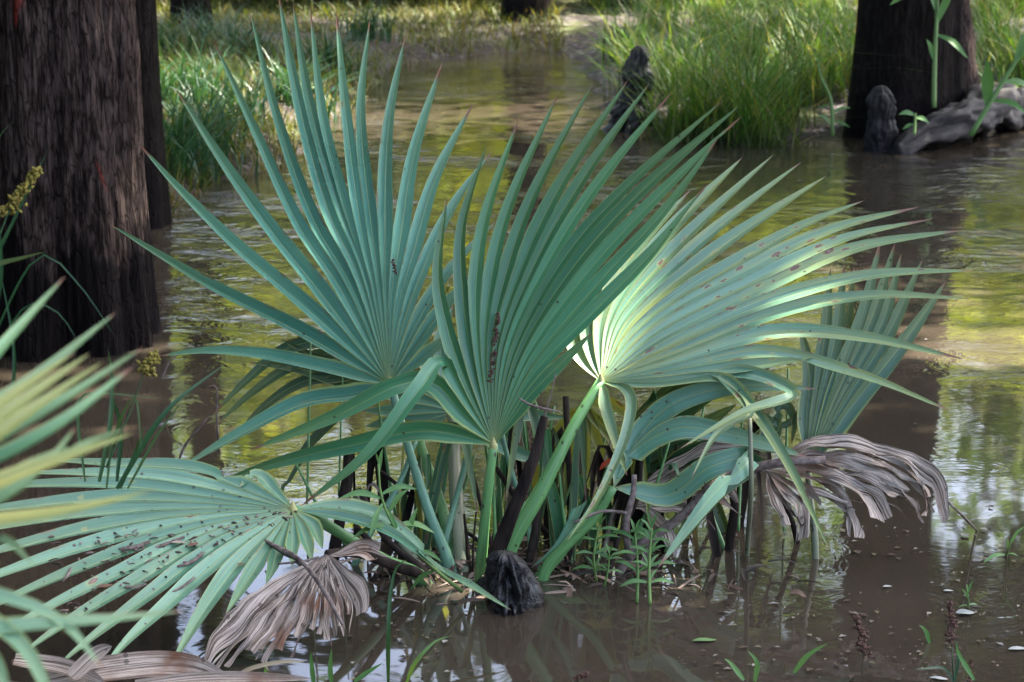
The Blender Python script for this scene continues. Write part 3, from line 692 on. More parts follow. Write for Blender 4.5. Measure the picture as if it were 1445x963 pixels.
def add_limbs(m, base, tops, r0):
    for c in tops:
        c = np.array(c)
        if any(np.linalg.norm((c + k_ * (np.array([base[0], base[1], c[2] - 1.8]) - c) - tg) - ((c + k_ * (np.array([base[0], base[1], c[2] - 1.8]) - c) - tg) @ SUN) * SUN) < rad + .10 for tg, rad in GAPS for k_ in (0, .1, .2, .3, .4, .5, .6, .7, .8)): continue
        s = np.array([base[0], base[1], max(min(2.6, c[2] * .5), c[2] - rnd.uniform(1.2, 2.4))]); mid = (s + c) / 2 + np.array([0, 0, .3])
        m.tube([s, mid, c], [r0, r0 * .6, r0 * .15], n=6, steps=8)
GAPS += [(P(865, 445, 4.33), .06), (P(905, 390, 4.39), .03), (P(1130, 395, 4.34), .035), (P(838, 478, 4.31), .05),
                  (W(1410, 490), .26), (P(1200, 350, 4.25), .05), (P(1230, 690, 4.2), .05)]


def tree(name, label, base, trunk, bark, crown_c, nleaf, spread, leafsize, lmat, seed, group=None, limb=.06, gaps=True, relief=0.0):
    o = empty(name, (base[0], base[1], 0)); tag(o, label, 'tree', group)
    tm = trunk_mesh(base, *trunk, seed=seed, relief=relief)
    add_limbs(tm, base, crown_c, limb); tm.build('trunk', bark, o)
    crown_mesh(crown_c, nleaf, spread, leafsize, seed, gaps).build('crown', lmat, o, smooth_=False); return o
def cloud(cx, cy, cz, rx, ry, rz, n, seed):
    g = random.Random(seed); out = []
    while len(out) < n:
        a = [g.uniform(-1, 1) for _ in range(3)]
        if sum(q * q for q in a) < 1: out.append((cx + a[0] * rx, cy + a[1] * ry, cz + a[2] * rz))
    return out
# left foreground cypress
lb = W(92, 480)
tree('cypress_tree', 'thick grey-barked cypress with black soaked foot at the left edge', lb, (.280, .292, 11.0, .4, 9), M['bark'],
     cloud(lb[0] - 2.3, lb[1] + .2, 8.0, 2.3, 3.0, 1.6, 22, 1), 6500, .75, .26, M['crown'], 5, relief=.07)
sb = W(196, 318)
tree('cypress_tree', 'narrow black trunk close behind the thick grey-barked cypress', sb, (.115, .14, 10.0, .5, 5), M['bark_dark'], cloud(sb[0] - 1.2, sb[1] + .5, 8.5, 2.2, 2.2, 1.3, 12, 2), 4000, .7, .26, M['crown'], 6)
# right cypress, its crown shades the palmetto
rb = W(1275, 192)
o = tree('cypress_tree', 'broad black cypress trunk on the far bank at upper right', rb, (.30, .36, 11.5, .4, 7), M['bark_dark'],
         cloud(rb[0] + .4, rb[1] - 1.2, 7.8, 3.0, 2.8, 1.4, 30, 3), 9000, .70, .26, M['crown'], 9)
tree('cypress_tree', 'leaning cypress just outside the right edge whose crown shades the palmetto', (4.6, 6.2), (.24, .34, 10, .45, 7), M['bark'],
     cloud(4.3, 5.4, 7.6, 3.3, 3.5, 1.2, 58, 13), 22000, .70, .24, M['crown'], 19)
tree('broadleaf_tree', 'unseen green tree added at right to shade the far water', (5.6, 12.6), (.16, .24, 9, .4, 5), M['bark_far'],  # unseen tree, added so its shadow falls on the far water
     cloud(5.3, 12.0, 5.8, 2.6, 2.6, 2.4, 30, 14), 7000, .65, .28, M['crown'], 20)
m = MB(); qb = W(1352, 185); qb[1] += .1
m.tube([np.array([qb[0] + .05, qb[1], -.1]), np.array([qb[0] - .03, qb[1], .5]), np.array([qb[0] - .10, qb[1], 1.4]), np.array([qb[0] - .15, qb[1] + .1, 3.0])], [.17, .105, .085, .07], n=28, rough=.12, steps=30)
side = empty('cypress_tree', (qb[0], qb[1], 0)); tag(side, 'thin grey-brown trunk touching the right side of the broad black trunk', 'tree'); m.build('trunk', M['bark'], side)
crown_mesh(cloud(qb[0], qb[1], 4.5, .8, .8, 1.2, 8, 4), 500, .4, .2, 4).build('crown', M['crown'], side, smooth_=False)
tree('broadleaf_tree', 'dark trunk cut by the top edge at the head of the channel', (.15, 20.3), (.20, .30, 9.5, .4, 6), M['bark_dark'], cloud(2.2, 19.2, 7.6, 3.0, 2.6, 1.3, 34, 21), 8500, .7, .30, M['crown'], 22)  # trunk shows at the top; unseen crown set aside to shade the bank
tree('broadleaf_tree', 'unseen tree added to shade the left bank', (-2.9, 18.2), (.16, .24, 9.5, .4, 6), M['bark_dark'], cloud(-.9, 16.6, 7.9, 2.4, 2.2, 1.2, 26, 23), 5200, .7, .30, M['crown'], 24)  # added out of view, its crown keeps sun off the bank
tree('broadleaf_tree', 'unseen tall tree added to hide sky glints at right', (6.6, 19.5), (.20, .28, 10.5, .4, 6), M['bark_dark'], cloud(5.6, 18.5, 6.9, 3.2, 2.6, 2.0, 40, 25), 9500, .7, .30, M['crown'], 26)  # added crown covers the bright sky mirrored at lower right
# far bank forest: bright leaves mirrored in the water
gr = random.Random(5)
spots = [(-7.5, 24), (-4.8, 29), (-2.4, 22.5), (-.3, 30), (1.6, 25), (3.9, 23), (6.2, 28), (8.4, 21), (10.8, 26), (-11, 20), (-14, 27), (13.8, 19), (4.9, 36), (-3.0, 38), (-8.5, 36), (11.5, 37), (.8, 40), (17, 26), (-19, 24), (-1.2, 26), (2.9, 28.5), (-6, 20.5), (5.2, 25.5), (.6, 21.5), (9.4, 31)]
for i, (x, y) in enumerate(spots):
    h = gr.uniform(8.0, 11.5); y = max(y, 21) + 7; lime = i % 2 == 0
    tree('broadleaf_tree', 'yellow-green leafy tree of the wood beyond the far bank' if lime else 'darker green leafy tree of the wood beyond the far bank', (x, y), (.14, .22, h, .4, 5), M['bark_far'],
         cloud(x, y, h * .5, 2.4, 2.0, h * .46, 30, 100 + i), 3000, .66, .38, M['crown_lime'] if lime else M['crown'], 200 + i, 'trees of the wood beyond the far bank', .05, False)
for i in range(15):
    x = -10.5 + i * 1.45 + gr.uniform(-.5, .5); y = gr.uniform(21.5, 24.5); h = gr.uniform(3.0, 5.0)
    tree('bush', 'sunny yellow-green bush at the edge of the wood beyond the far bank' if i % 2 else 'dark green bush at the edge of the wood beyond the far bank', (x, y), (.05, .08, h * .7, .3, 5), M['bark_far'],
         cloud(x, y, h * .55, 1.1, .9, h * .45, 18, 600 + i), 1500, .36, .26, M['crown_lime'] if i % 2 else M['crown_dark'], 650 + i, 'bushes at the edge of the far wood', .03, False)
# dense unseen evergreens on the left, set there to keep that side dark
for i, (x, y) in enumerate([(-5.6, 8.5), (-6.5, 4.5), (-4.4, 12.5), (-5.5, 1.0), (-7.5, 15.5)]):
    tree('evergreen_tree', 'dense dark evergreen standing beyond the left edge of the picture', (x, y), (.17, .25, 9, .4, 5), M['bark_dark'], cloud(x, y, 4.6, 1.9, 1.9, 3.6, 34, 300 + i), 6000, .55, .30, M['crown_dark'], 400 + i, 'dark evergreens on the left', .05)

for i, (x, y, r_) in enumerate([(-2.9, 4.6, 1.15), (-2.25, 2.4, 1.0), (-3.2, 6.6, 1.1), (-3.4, .3, 1.3), (-2.3, -1.6, 1.3), (-4.2, -2.5, 1.5), (-1.6, -4.2, 1.4)]):  # added close in and behind the camera to block skylight
    tree('evergreen_tree', 'unseen bushy dark evergreen added to block skylight from the left', (x, y), (.08, .12, 5, .4, 5), M['bark_dark'], cloud(x, y, 2.7, r_, r_, 2.7, 40, 320 + i), 5000, .30, .22, M['crown_dark'], 420 + i, 'dark evergreens on the left', .03)

# ------------------------------------------------------------------ knees, log, stump
def knee(name, base, h, r0, r1, seed, mat, lean=(0, 0), label='', cat='cypress knee', group=None, sx=1.0, lump=.35, pw=1.0):
    m = MB(); nr, ns = 60, 80
    for i in range(nr):
        t_ = i / (nr - 1); z = -.12 + (h + .12) * t_; r = r0 + (r1 - r0) * t_ ** pw; r *= 1 + .10 * math.sin(t_ * 17 + seed); r *= math.sqrt(max(0, 1 - max(0, (t_ - .82) / .18) ** 2)) if t_ > .82 else 1
        for j in range(ns):
            a = 2 * math.pi * j / ns; q = Vector((math.cos(a) * 1.6 + seed, math.sin(a) * 1.6, z * 7))
            k = 1 - lump * .45 * (1 - abs(mnoise.noise(q * 1.9 + Vector((5, 1, 2))))) ** 5 + lump * mnoise.noise(q) + lump * .5 * mnoise.noise(q * 2.7) + lump * .25 * mnoise.noise(q * 6)
            m.v.append((base[0] + lean[0] * t_ + r * k * math.cos(a) * sx, base[1] + lean[1] * t_ + r * k * math.sin(a), z)); m.a.append((0, t_, z, 0))
    for i in range(nr - 1):
        for j in range(ns):
            j2 = (j + 1) % ns; m.f.append((i * ns + j, i * ns + j2, (i + 1) * ns + j2, (i + 1) * ns + j))
    m.f.append(tuple((nr - 1) * ns + j for j in range(ns)))
    return tag(m.build(name, mat, org=(base[0], base[1], 0)), label, cat, group)
kb = W(733, 858)
knee('cypress_knee', kb, .125, .070, .036, 3.3, M['wetwood'], (-.030, .0), 'glossy black cypress knee in the water before the palmetto stalks', lump=.75, pw=1.3)
kb = W(884, 184)
knee('cypress_knee', kb, .53, .19, .06, 8.1, M['wetwood'], (.08, 0), 'tall pointed dark cypress knee in front of the far grass', pw=.6, lump=.6)
kb = W(1245, 214)
knee('cypress_knee', kb, .38, .12, .065, 12.7, M['driftwood'], (-.02, 0), 'short grey-topped cypress knee before the broad black trunk', pw=.8)
m = MB(); m.tube([W(1262, 218) + [0, 0, .0], W(1300, 212) + [0, 0, .10], W(1350, 205) + [0, 0, .16], W(1400, 190) + [0, 0, .15], W(1470, 168) + [0, 0, .10]], [.05, .09, .12, .11, .09], n=40, rough=.7, steps=110, seed=4, rf=4.5)
lg = W(1350, 205); tag(m.build('fallen_log', M['driftwood'], org=(lg[0], lg[1], 0)), 'grey waterlogged log lying at the shore beside the broad black trunk', 'log')

# ------------------------------------------------------------------ grass
def grass_mesh(pts, lens_, wid, seed, lean=.45, rlo=0.0, rhi=1.0):
    g = np.random.default_rng(seed); n = len(pts); K = 6
    pts = np.array(pts); az = g.uniform(0, 2 * math.pi, n); ln = np.array(lens_) * g.uniform(.55, 1.15, n); le = np.abs(g.normal(lean, .28, n))
    d = np.stack([np.cos(az), np.sin(az), np.zeros(n)], 1); side = np.stack([-np.sin(az + g.normal(0, .6, n)), np.cos(az), np.zeros(n)], 1)
    rows = []
    for k in range(K):
        q = k / (K - 1); h = ln * (q - .38 * le * q ** 2.4); o = ln * le * q ** 1.9
        c = pts + d * o[:, None] + np.array([0, 0, 1.0]) * h[:, None]; w = wid * (1 - q ** 1.8) * g.uniform(.7, 1.3, n) if k == 0 else None
        if k == 0: w0 = wid * g.uniform(.6, 1.4, n)
        ww = w0 * (1 - q ** 1.7) * .5 + .0002
        rows.append(np.stack([c - side * ww[:, None], c + side * ww[:, None]], 1))
    R = np.stack(rows, 1)                       # n, K, 2, 3
    m = MB(); m.v = R.reshape(-1, 3).tolist(); r = g.uniform(rlo, rhi, n)
    base = np.arange(n) * K * 2
    f = np.concatenate([np.stack([base + 2 * k, base + 2 * k + 1, base + 2 * k + 3, base + 2 * k + 2], 1) for k in range(K - 1)]); m.f = f.tolist()
    vv = np.tile(np.repeat(np.linspace(0, 1, K), 2), n); m.a = np.stack([np.zeros(n * K * 2), vv, np.zeros(n * K * 2), np.repeat(r, K * 2)], 1)
    return m
def scatter(n, x0, x1, y0, y1, poly, seed, margin=0.0, thr=-.3, sc=1.1):
    g = np.random.default_rng(seed); x = g.uniform(x0, x1, n); y = y0 + (y1 - y0) * g.random(n) ** 1.15
    s = sdist(x, y, poly); ok = s > margin
    x, y = x[ok], y[ok]; q = np.array([nz(a, b, sc, seed) + .5 * nz(a, b, sc * 3, seed) for a, b in zip(x, y)]); ok = q > thr
    x, y, q = x[ok], y[ok], q[ok]; return np.stack([x, y, height(x, y) - .02], 1), q
def tufts(cents, per, rad, seed):
    g = np.random.default_rng(seed); out = []
    for c in cents:
        n = per; a = g.normal(0, rad, (n, 2)); x = c[0] + a[:, 0]; y = c[1] + a[:, 1] * .8; out.append(np.stack([x, y, np.maximum(height(x, y), -.06) - .02], 1))
    return np.concatenate(out)
p, q = scatter(15000, .9, 9.5, 11.2, 24, far_poly, 31, .0, -.08)
tt_ = tufts([W(*c) for c in [(905, 150), (960, 165), (1000, 185), (1045, 192), (1090, 190), (1125, 175), (985, 120), (1060, 130), (1120, 110), (930, 70), (1000, 60), (1080, 40), (1150, 60), (1180, 120), (850, 40), (1400, 130), (1440, 150), (1380, 80), (1430, 60), (1160, 170), (880, 100), (1030, 95), (940, 40), (1120, 30), (1210, 160), (1100, 80), (980, 30), (1420, 30), (1010, 200), (1070, 205), (955, 198), (1160, 20), (1050, 10), (900, 20)]], 190, .10, 33)
gp = np.concatenate([p, tt_]); gl = np.concatenate([.14 + .26 * np.clip(q + .4, 0, 1), np.random.default_rng(3).choice([.45, .6, .85], len(tt_))])
o = grass_mesh(gp, gl, .0085, 35, .78).build('grass', M['grass']); tag(o, 'tall fresh green grass along the right of the far bank', 'grass', kind='stuff')
p, q = scatter(42000, -7, .5, 8.9, 24, far_poly, 41, -.05, -.5)
o = grass_mesh(p, .13 + .20 * np.clip(q + .4, 0, 1), .010, 43, .75).build('grass', M['grass_y']); tag(o, 'low yellowish tangled grass on the left of the far bank', 'grass', kind='stuff')
tl = tufts([W(*c) for c in [(235, 262), (262, 250), (290, 235), (330, 205), (240, 200), (280, 180), (420, 170), (350, 120), (300, 100), (470, 120), (520, 80), (255, 120)]], 120, .12, 44)
o = grass_mesh(tl, np.full(len(tl), .48), .013, 45, .7, .0, .6).build('grass', M['sedge']); tag(o, 'dark green arching sedge leaves at the shore behind the narrow black trunk', 'grass', kind='stuff')

# ------------------------------------------------------------------ weeds and small things
VIEWN = np.array([0, -.8, .6])
def sprig(name, label, stem, leaves, rs=.0022, group=None, cat='weed', lw=.010, wl=.0):
    """a juicy weed: jointed stem and opposite lance leaves. stem: pixel pts with depth; leaves: (t, dir px, dir py, len px)"""
    sp_ = [P(*q) for q in stem]; b0 = sp_[0]
    o = empty(name, (b0[0], b0[1], b0[2])); tag(o, label, cat, group)
    m = MB(); m.tube(sp_, [rs * 1.25, rs, rs * .6], n=7, steps=16); m.build('stem', M['weedstem'], o)
    c = smooth(np.array(sp_), 40); m = MB(); dd = stem[0][2]; k = dd / FPX
    for t_, dx, dy, ln in leaves:
        s0 = c[int(t_ * 39)]; a = math.hypot(dx, dy); dx, dy = dx / a, dy / a
        dep = rnd.uniform(-.45, .45)
        e = (R_ * dx - U_ * dy + F_ * dep); e = unit(e) * ln * k
        m.blade([s0, s0 + e * .5 + np.array([0, 0, .10 * ln * k]), s0 + e - np.array([0, 0, .08 * ln * k])], lw * ln / 34, unit(VIEWN + np.array([rnd.uniform(-.4, .4), 0, rnd.uniform(-.2, .3)])), .2, 10, None, 2.0, .25)
    m.build('leaves', M['weed'], o); return o
def whorl(ts, ln=34, spread=1.0, seed=0):
    g = random.Random(seed); out = []
    for t_ in ts:
        for sx in (-1, 1):
            out.append((t_, sx * spread, -g.uniform(-.15, .55), ln * g.uniform(.75, 1.2)))
            if g.random() < .6: out.append((t_, sx * .4, -g.uniform(.2, .9), ln * .7))
    out += [(1.0, -.3, -1, ln * .8), (1.0, .35, -1, ln * .7)]
    return out
dW = lambda x, y: DW(x, y)
sprig('water_weed', 'tallest green weed right of the black cypress knee', [(917, 853, dW(917, 853)), (916, 800, 4.17), (920, 745, 4.18)], whorl([.3, .5, .68, .85, .95], 38, 1, 1), .0034)
sprig('water_weed', 'green weed just left of the tallest weed near the black knee', [(899, 851, dW(899, 851)), (900, 800, 4.18), (896, 752, 4.19)], whorl([.45, .7, .9], 34, 1, 2), .0030)
sprig('water_weed', 'green weed nearest to the black cypress knee', [(842, 822, dW(842, 822)), (838, 785, 4.28), (846, 738, 4.29)], whorl([.25, .5, .72, .9], 34, 1, 3), .0026)
sprig('water_weed', 'small green weed with drooping leaves between knee and tall weeds', [(853, 828, dW(853, 828)), (858, 805, 4.26), (860, 782, 4.26)], whorl([.5, .85], 26, 1, 4), .0022)
sprig('creeping_weed', 'long pale-stemmed weed leaning left of the palmetto stalks', [(652, 835, 4.16), (610, 800, 4.12), (558, 745, 4.08), (538, 700, 4.06), (534, 655, 4.05)],
      [(.25, -.7, .5, 45), (.42, .9, .3, 40), (.5, .3, -1, 55), (.62, -1, .2, 60), (.64, 1, .15, 62), (.75, .5, 1, 42), (.78, -.4, 1, 50), (.82, -1, -.1, 60), (.84, 1, -.2, 55), (.97, .15, -1, 38), (1, -.2, -1, 20), (.7, .6, -.8, 50)], .0036)
sprig('water_weed', 'small weed standing on a floating pale leaf at lower right', [(1366, 858, dW(1366, 858)), (1366, 842, 3.98), (1364, 825, 3.98)], [(.8, -.5, -1, 20), (.9, .35, -1, 22), (.4, 1, .0, 16), (.3, -1, .1, 14)], .0024)
sprig('water_weed', 'small upright weed at the right edge of the water', [(1420, 785, dW(1420, 785)), (1424, 772, 4.35), (1428, 760, 4.35)], [(.7, -.1, -1, 22), (.9, .7, -1, 34), (.3, 1, .1, 16), (.2, -1, .2, 40)], .0024)
sprig('shore_weed', 'spindly pale weed on the shore left of the broad black trunk', [(1175, 192, 11.7), (1172, 140, 11.7), (1158, 108, 11.7), (1154, 85, 11.7)], [(.3, 1, -.4, 30), (.4, -1, .2, 22), (.2, 1, .3, 26), (.9, -.2, -1, 20), (.15, -.8, -.6, 30)], .010, lw=.03)
sprig('reed', 'tall single reed in front of the broad black trunk', [(1318, 152, 11.3), (1319, 90, 11.3), (1322, 20, 11.3), (1324, -40, 11.3)], [(.55, .8, .6, 55), (.7, -.5, -1, 45), (.62, .5, -1, 60), (.9, -1, .3, 70), (.35, -.4, -.9, 40)], .012, lw=.035, cat='reed')
sprig('reed', 'leaning reed with broad leaves at the right edge', [(1370, 192, 10.9), (1400, 140, 10.9), (1445, 70, 10.9), (1480, 20, 10.9)], [(.25, -.1, -1, 75), (.45, 1, .2, 50), (.6, .6, -1, 80), (.3, .8, .3, 55)], .012, lw=.04, cat='reed')
sprig('shore_weed', 'broad-leaved weed at the foot of the broad black trunk', [(1290, 190, 11.2), (1292, 160, 11.2)], [(.9, -1, -.1, 26), (.8, .8, .2, 24), (.5, -.8, .3, 18)], .008, lw=.05)

def seedspike(label, stem, head, nseed, rw, blades=(), mat='seed', name='seed_spike', r=.0018, smat='sedge'):
    sp_ = [P(*q) for q in stem]; o = empty(name, tuple(sp_[0])); tag(o, label, 'sedge')
    m = MB(); m.tube(sp_, [r, r * .8, r * .5], n=6, steps=14); m.build('stem', M[smat], o)
    a, b = P(*head[0]), P(*head[1]); m = MB(); g = random.Random(nseed)
    for i in range(int(nseed * 1.7)):
        t_ = g.random(); c = a + (b - a) * t_ + np.array([g.gauss(0, 1), g.gauss(0, 1), g.gauss(0, .5)]) * rw * (.9 - .55 * t_)
        e = unit(np.array([g.gauss(0, 1), g.gauss(0, 1), .6])) * rw * .9
        m.tube([c - e * .6, c, c + e * .7], [rw * .15, rw * .48, rw * .08], n=5, steps=4)
    m.build('seed_head', M[mat], o)
    if blades:
        m = MB()
        for pts, w in blades: m.blade([P(*q) for q in pts], w, VIEWN, .25, 14)
        m.build('leaves', M['sedge'], o)
seedspike('dark brown seed head standing in the water at lower right', [(1218, 925, dW(1218, 925)), (1217, 905, 3.79)], [(1222, 924, 3.78), (1208, 868, 3.79)], 60, .0075)
seedspike('grey-brown seed spike on a green stem at lower right', [(1346, 968, dW(1346, 968)), (1344, 930, 3.66), (1342, 900, 3.66)], [(1344, 912, 3.66), (1340, 848, 3.66)], 60, .0065, [([(1345, 962, 3.66), (1335, 945, 3.66), (1290, 945, 3.6)], .006), ([(1347, 962, 3.66), (1352, 930, 3.66), (1350, 900, 3.66)], .007)])
seedspike('small dark seed head in the bottom right corner', [(1366, 965, dW(1366, 965)), (1368, 950, 3.64)], [(1366, 962, 3.64), (1372, 932, 3.64)], 26, .0045)
seedspike('brown seed head at the water surface at bottom centre', [(812, 965, dW(812, 965)), (818, 955, 3.65)], [(812, 958, 3.65), (830, 950, 3.65)], 30, .006)
seedspike('yellow sedge flower before the thick trunk foot', [(150, 660, 3.3), (180, 590, 3.3), (203, 526, 3.3)], [(205, 524, 3.3), (218, 498, 3.3)], 60, .0085, [([(140, 680, 3.3), (155, 600, 3.3), (158, 530, 3.32), (152, 490, 3.3)], .010), ([(165, 680, 3.35), (170, 600, 3.35), (150, 545, 3.3)], .009), ([(165, 690, 3.3), (235, 580, 3.3), (320, 512, 3.35)], .012),
     ([(180, 690, 3.4), (225, 610, 3.4), (262, 560, 3.4)], .006), ([(120, 680, 3.3), (110, 590, 3.3), (112, 560, 3.3), (230, 562, 3.3)], .006), ([(150, 690, 3.3), (160, 620, 3.3), (190, 560, 3.25), (200, 640, 3.2)], .006), ([(170, 690, 3.3), (190, 640, 3.3), (205, 600, 3.25)], .007)], 'flower', 'flowering_sedge')
seedspike('dull yellow sedge flower against the trunk at the left edge', [(-30, 420, 2.9), (0, 330, 2.9), (28, 262, 2.9)], [(10, 300, 2.9), (56, 236, 2.9)], 90, .0075, [([(-40, 430, 2.9), (20, 310, 2.9), (68, 210, 2.9)], .007), ([(-30, 400, 2.9), (-5, 200, 2.9), (18, 172, 2.9)], .006), ([(-30, 520, 2.9), (60, 360, 2.9), (110, 400, 2.9), (165, 480, 2.9)], .004), ([(-30, 560, 2.9), (40, 430, 2.9), (80, 440, 2.9), (115, 490, 2.9)], .004), ([(10, 620, 2.8), (20, 500, 2.8), (0, 380, 2.8)], .006), ([(-20, 480, 2.8), (0, 390, 2.8), (-2, 310, 2.8)], .012)], 'flower', 'flowering_sedge')

def bladething(name, label, pts, w, mat, cat='grass blade', fold=.25, taper=1.8, group=None):
    q = [P(*p_) for p_ in pts]; m = MB(); m.blade(q, w, VIEWN, fold, 20, None, taper, .5)
    return tag(m.build(name, M[mat], org=q[0]), label, cat, group)
bladething('grass_blade', 'upright green blade with a bent straw tip at the bottom', [(548, 970, dW(548, 970)), (548, 900, 3.6), (551, 840, 3.6), (560, 800, 3.6), (577, 789, 3.58)], .0085, 'sedge', taper=4)
bladething('grass_blade', 'curved light green blade rising from the water at bottom centre', [(572, 968, dW(572, 968)), (590, 930, 3.62), (615, 905, 3.62), (638, 897, 3.62)], .012, 'weed')
bladething('grass_blade', 'short broad blade beside the bent straw-tipped one', [(500, 962, 3.6), (520, 948, 3.6), (540, 936, 3.6)], .011, 'weed')
bladething('dry_blade', 'pale dry straw arching over the bottom left mud', [(318, 965, 3.5), (350, 945, 3.5), (400, 934, 3.5), (430, 934, 3.5)], .008, 'straw', taper=6)
for i, (a, b, c, lb_) in enumerate([((1050, 960), (1030, 935), (1022, 930), 'leftmost of the light green blades breaking the water at lower right'), ((1065, 962), (1068, 935), (1055, 918), 'light green blade with a bent tip at lower right'),
                                  ((1120, 950), (1140, 925), (1168, 908), 'long thin blade lying on the water left of the dark seed head'), ((1312, 908), (1306, 890), (1297, 882), 'short green blade left of the grey seed spike'),
                                  ((1375, 960), (1352, 920), (1349, 905), 'green blade beside the grey seed spike'), ((372, 968), (375, 950), (374, 940), 'yellow-green shoot on the bottom left mud'), ((443, 968), (440, 940), (438, 918), 'taller yellow-green shoot on the bottom left mud'), ((468, 965), (466, 945), (468, 915), 'thin green shoot right of the taller yellow-green shoot')]):
    d = dW(*a) if a[1] < 940 else 3.62
    bladething('grass_blade', lb_, [(a[0], a[1], d), (b[0], b[1], d - .01), (c[0], c[1], d - .02)], .011, 'weed')
def twigthing(name, label, pts, r, mat='twig', cat='twig', group=None):
    q = [P(*p_) for p_ in pts]; m = MB(); m.tube(q, r, n=7, rough=.35, seed=rnd.random() * 20, steps=18)
    return tag(m.build(name, M[mat], org=q[0]), label, cat, group)
def low_d(px, py): return 4.066 + .00039 * (px - 413) - .00166 * (py - 719)
ld = lambda x, y, k=.008: (x, y, low_d(x, y) - k)
twigthing('twig', 'grey bent twig leaning over the hanging withered frond', [(374, 763, 3.97), (400, 778, 3.93), (428, 795, 3.86), (455, 830, 3.82), (484, 882, 3.80)], [.003, .0075, .004, .0045, .003])
twigthing('twig', 'pale thin twig crossing the top of the withered frond', [(392, 796, 3.9), (430, 792, 3.88), (450, 786, 3.88)], [.002, .003, .002])
for a, b, r, lb_ in [((168, 775), (212, 764), .004, 'short dark twig on the low pale fan, left of the longer one'), ((190, 778), (260, 758), .004, 'longer dark twig on the low pale fan'), ((250, 800), (286, 783), .004, 'dark twig low on the pale fan'),
                     ((236, 838), (275, 815), .003, 'pale crooked twig near the tips of the low fan'), ((176, 828), (206, 824), .004, 'grey bark piece on the low pale fan'), ((88, 820), (100, 802), .004, 'small dark twig near the left edge of the low fan')]:
    mid = ((a[0] + b[0]) / 2, (a[1] + b[1]) / 2 + 3); twigthing('twig', lb_, [ld(*a), ld(*mid), ld(*b)], [r * .6, r, r * .7])
mg = random.Random(53)
m = MB()
for i in range(150):
    t_ = mg.random() ** .8; px = 413 - 330 * t_ + mg.gauss(0, 16); py = 722 + 140 * t_ * mg.uniform(.25, 1.15); c = P(px, py, low_d(px, py) - .006); a = mg.uniform(0, 6.28); L_ = mg.uniform(.002, .011)
    e = np.array([math.cos(a), math.sin(a), mg.uniform(-.2, .2)]) * L_; m.tube([c - e, c + np.array([0, 0, .002]), c + e], [.0008, mg.uniform(.0012, .0035), .0008], n=5, steps=4, rough=.5, seed=i)
M['crumbs'] = leaf_mat('bark_crumbs', [(.015, .010, .009), (.05, .032, .026), (.13, .09, .075), (.25, .20, .18)], .0, .7)
tag(m.build('leaf_debris', M['crumbs']), 'crumbs of bark and leaf scattered over the low pale fan', 'debris', kind='stuff')
twigthing('twig', 'thin upright twig tip beside the leaning black stalk', [(784, 528, 4.15), (779, 550, 4.16), (768, 588, 4.17)], [.0015, .002, .0025])
twigthing('twig', 'thin twig with buds crossing the leaning black stalk', [(732, 562, 4.14), (750, 572, 4.14), (792, 582, 4.14)], [.002, .0028, .0015])
twigthing('branch', 'grey forked dead branch among stalks right of the weeds', [(895, 670, 4.2), (893, 700, 4.2), (884, 735, 4.2), (888, 790, 4.22)], [.005, .007, .008, .007], cat='branch')
twigthing('twig', 'thin grey twig reaching left from the forked branch', [(884, 724, 4.19), (850, 722, 4.18), (810, 738, 4.17)], [.004, .0035, .003])
for i, (pp, lb_) in enumerate([([(1325, 697, 4.25), (1350, 720, 4.3), (1378, 748, DW(1378, 748))], 'thin black twig arching from the silvery frond to the water'), ([(248, 662, 5.0), (262, 628, 5.0), (285, 600, 5.0), (292, 590, 5.0)], 'thin dark twig standing in the water left of the tall fan'),
                               ([(228, 535, 5.8), (240, 510, 5.8), (254, 498, 5.8)], 'bent dark twig before the trunk reflection'), ([(310, 640, 4.9), (306, 590, 4.9), (304, 545, 4.9), (290, 548, 4.9)], 'hooked thin stem in the water at left')]):
    twigthing('twig', lb_, pp, [.003, .003, .002])
for x, y0, y1, r, lb_ in [(438, 480, 705, .003, 'thin dark stem standing behind the drooping blades'), (484, 510, 640, .0025, 'thinner stem right of the thin dark stem'), (1048, 560, 690, .0035, 'slim green stem behind the pale arching blades'), (1112, 520, 690, .003, 'slim stem near the young spotted fan')]:
    twigthing('plant_stem', lb_, [(x, y0, 4.6), (x - 2, (y0 + y1) / 2, 4.6), (x - 6, y1 + 60, 4.6)], [r * .7, r, r], 'petiole', 'stem')

# catkin hung on the centre fan
m = MB(); g = random.Random(3)
for i in range(120):
    t_ = g.random(); c = P(703 - 11 * t_ + g.gauss(0, 2.2), 440 + 100 * t_, 4.2 - .00015 * (440 + 100 * t_ - 627) - .018 + g.gauss(0, .003)); e = unit(np.array([g.gauss(0, 1), g.gauss(0, .6), g.gauss(0, 1)])) * .004
    m.tube([c - e, c, c + e], [.0006, .0019, .0006], n=5, steps=4)
ct = P(700, 480, 4.15); tag(m.build('catkin', M['seed'], org=ct), 'string of dark brown seeds caught on the mid green centre fan', 'seed string')
m = MB()
for i in range(26):
    t_ = g.random(); c = P(554 + 5 * t_ + g.gauss(0, 1), 366 + 22 * t_, 4.42 - .00055 * (376 - 542) - .02); e = unit(np.array([g.gauss(0, 1), g.gauss(0, .6), g.gauss(0, 1)])) * .0035
    m.tube([c - e, c, c + e], [.0006, .0018, .0006], n=5, steps=4)
ct = P(556, 376, 4.48); tag(m.build('catkin', M['seed'], org=ct), 'tiny reddish seed string on the tall left fan', 'seed string')

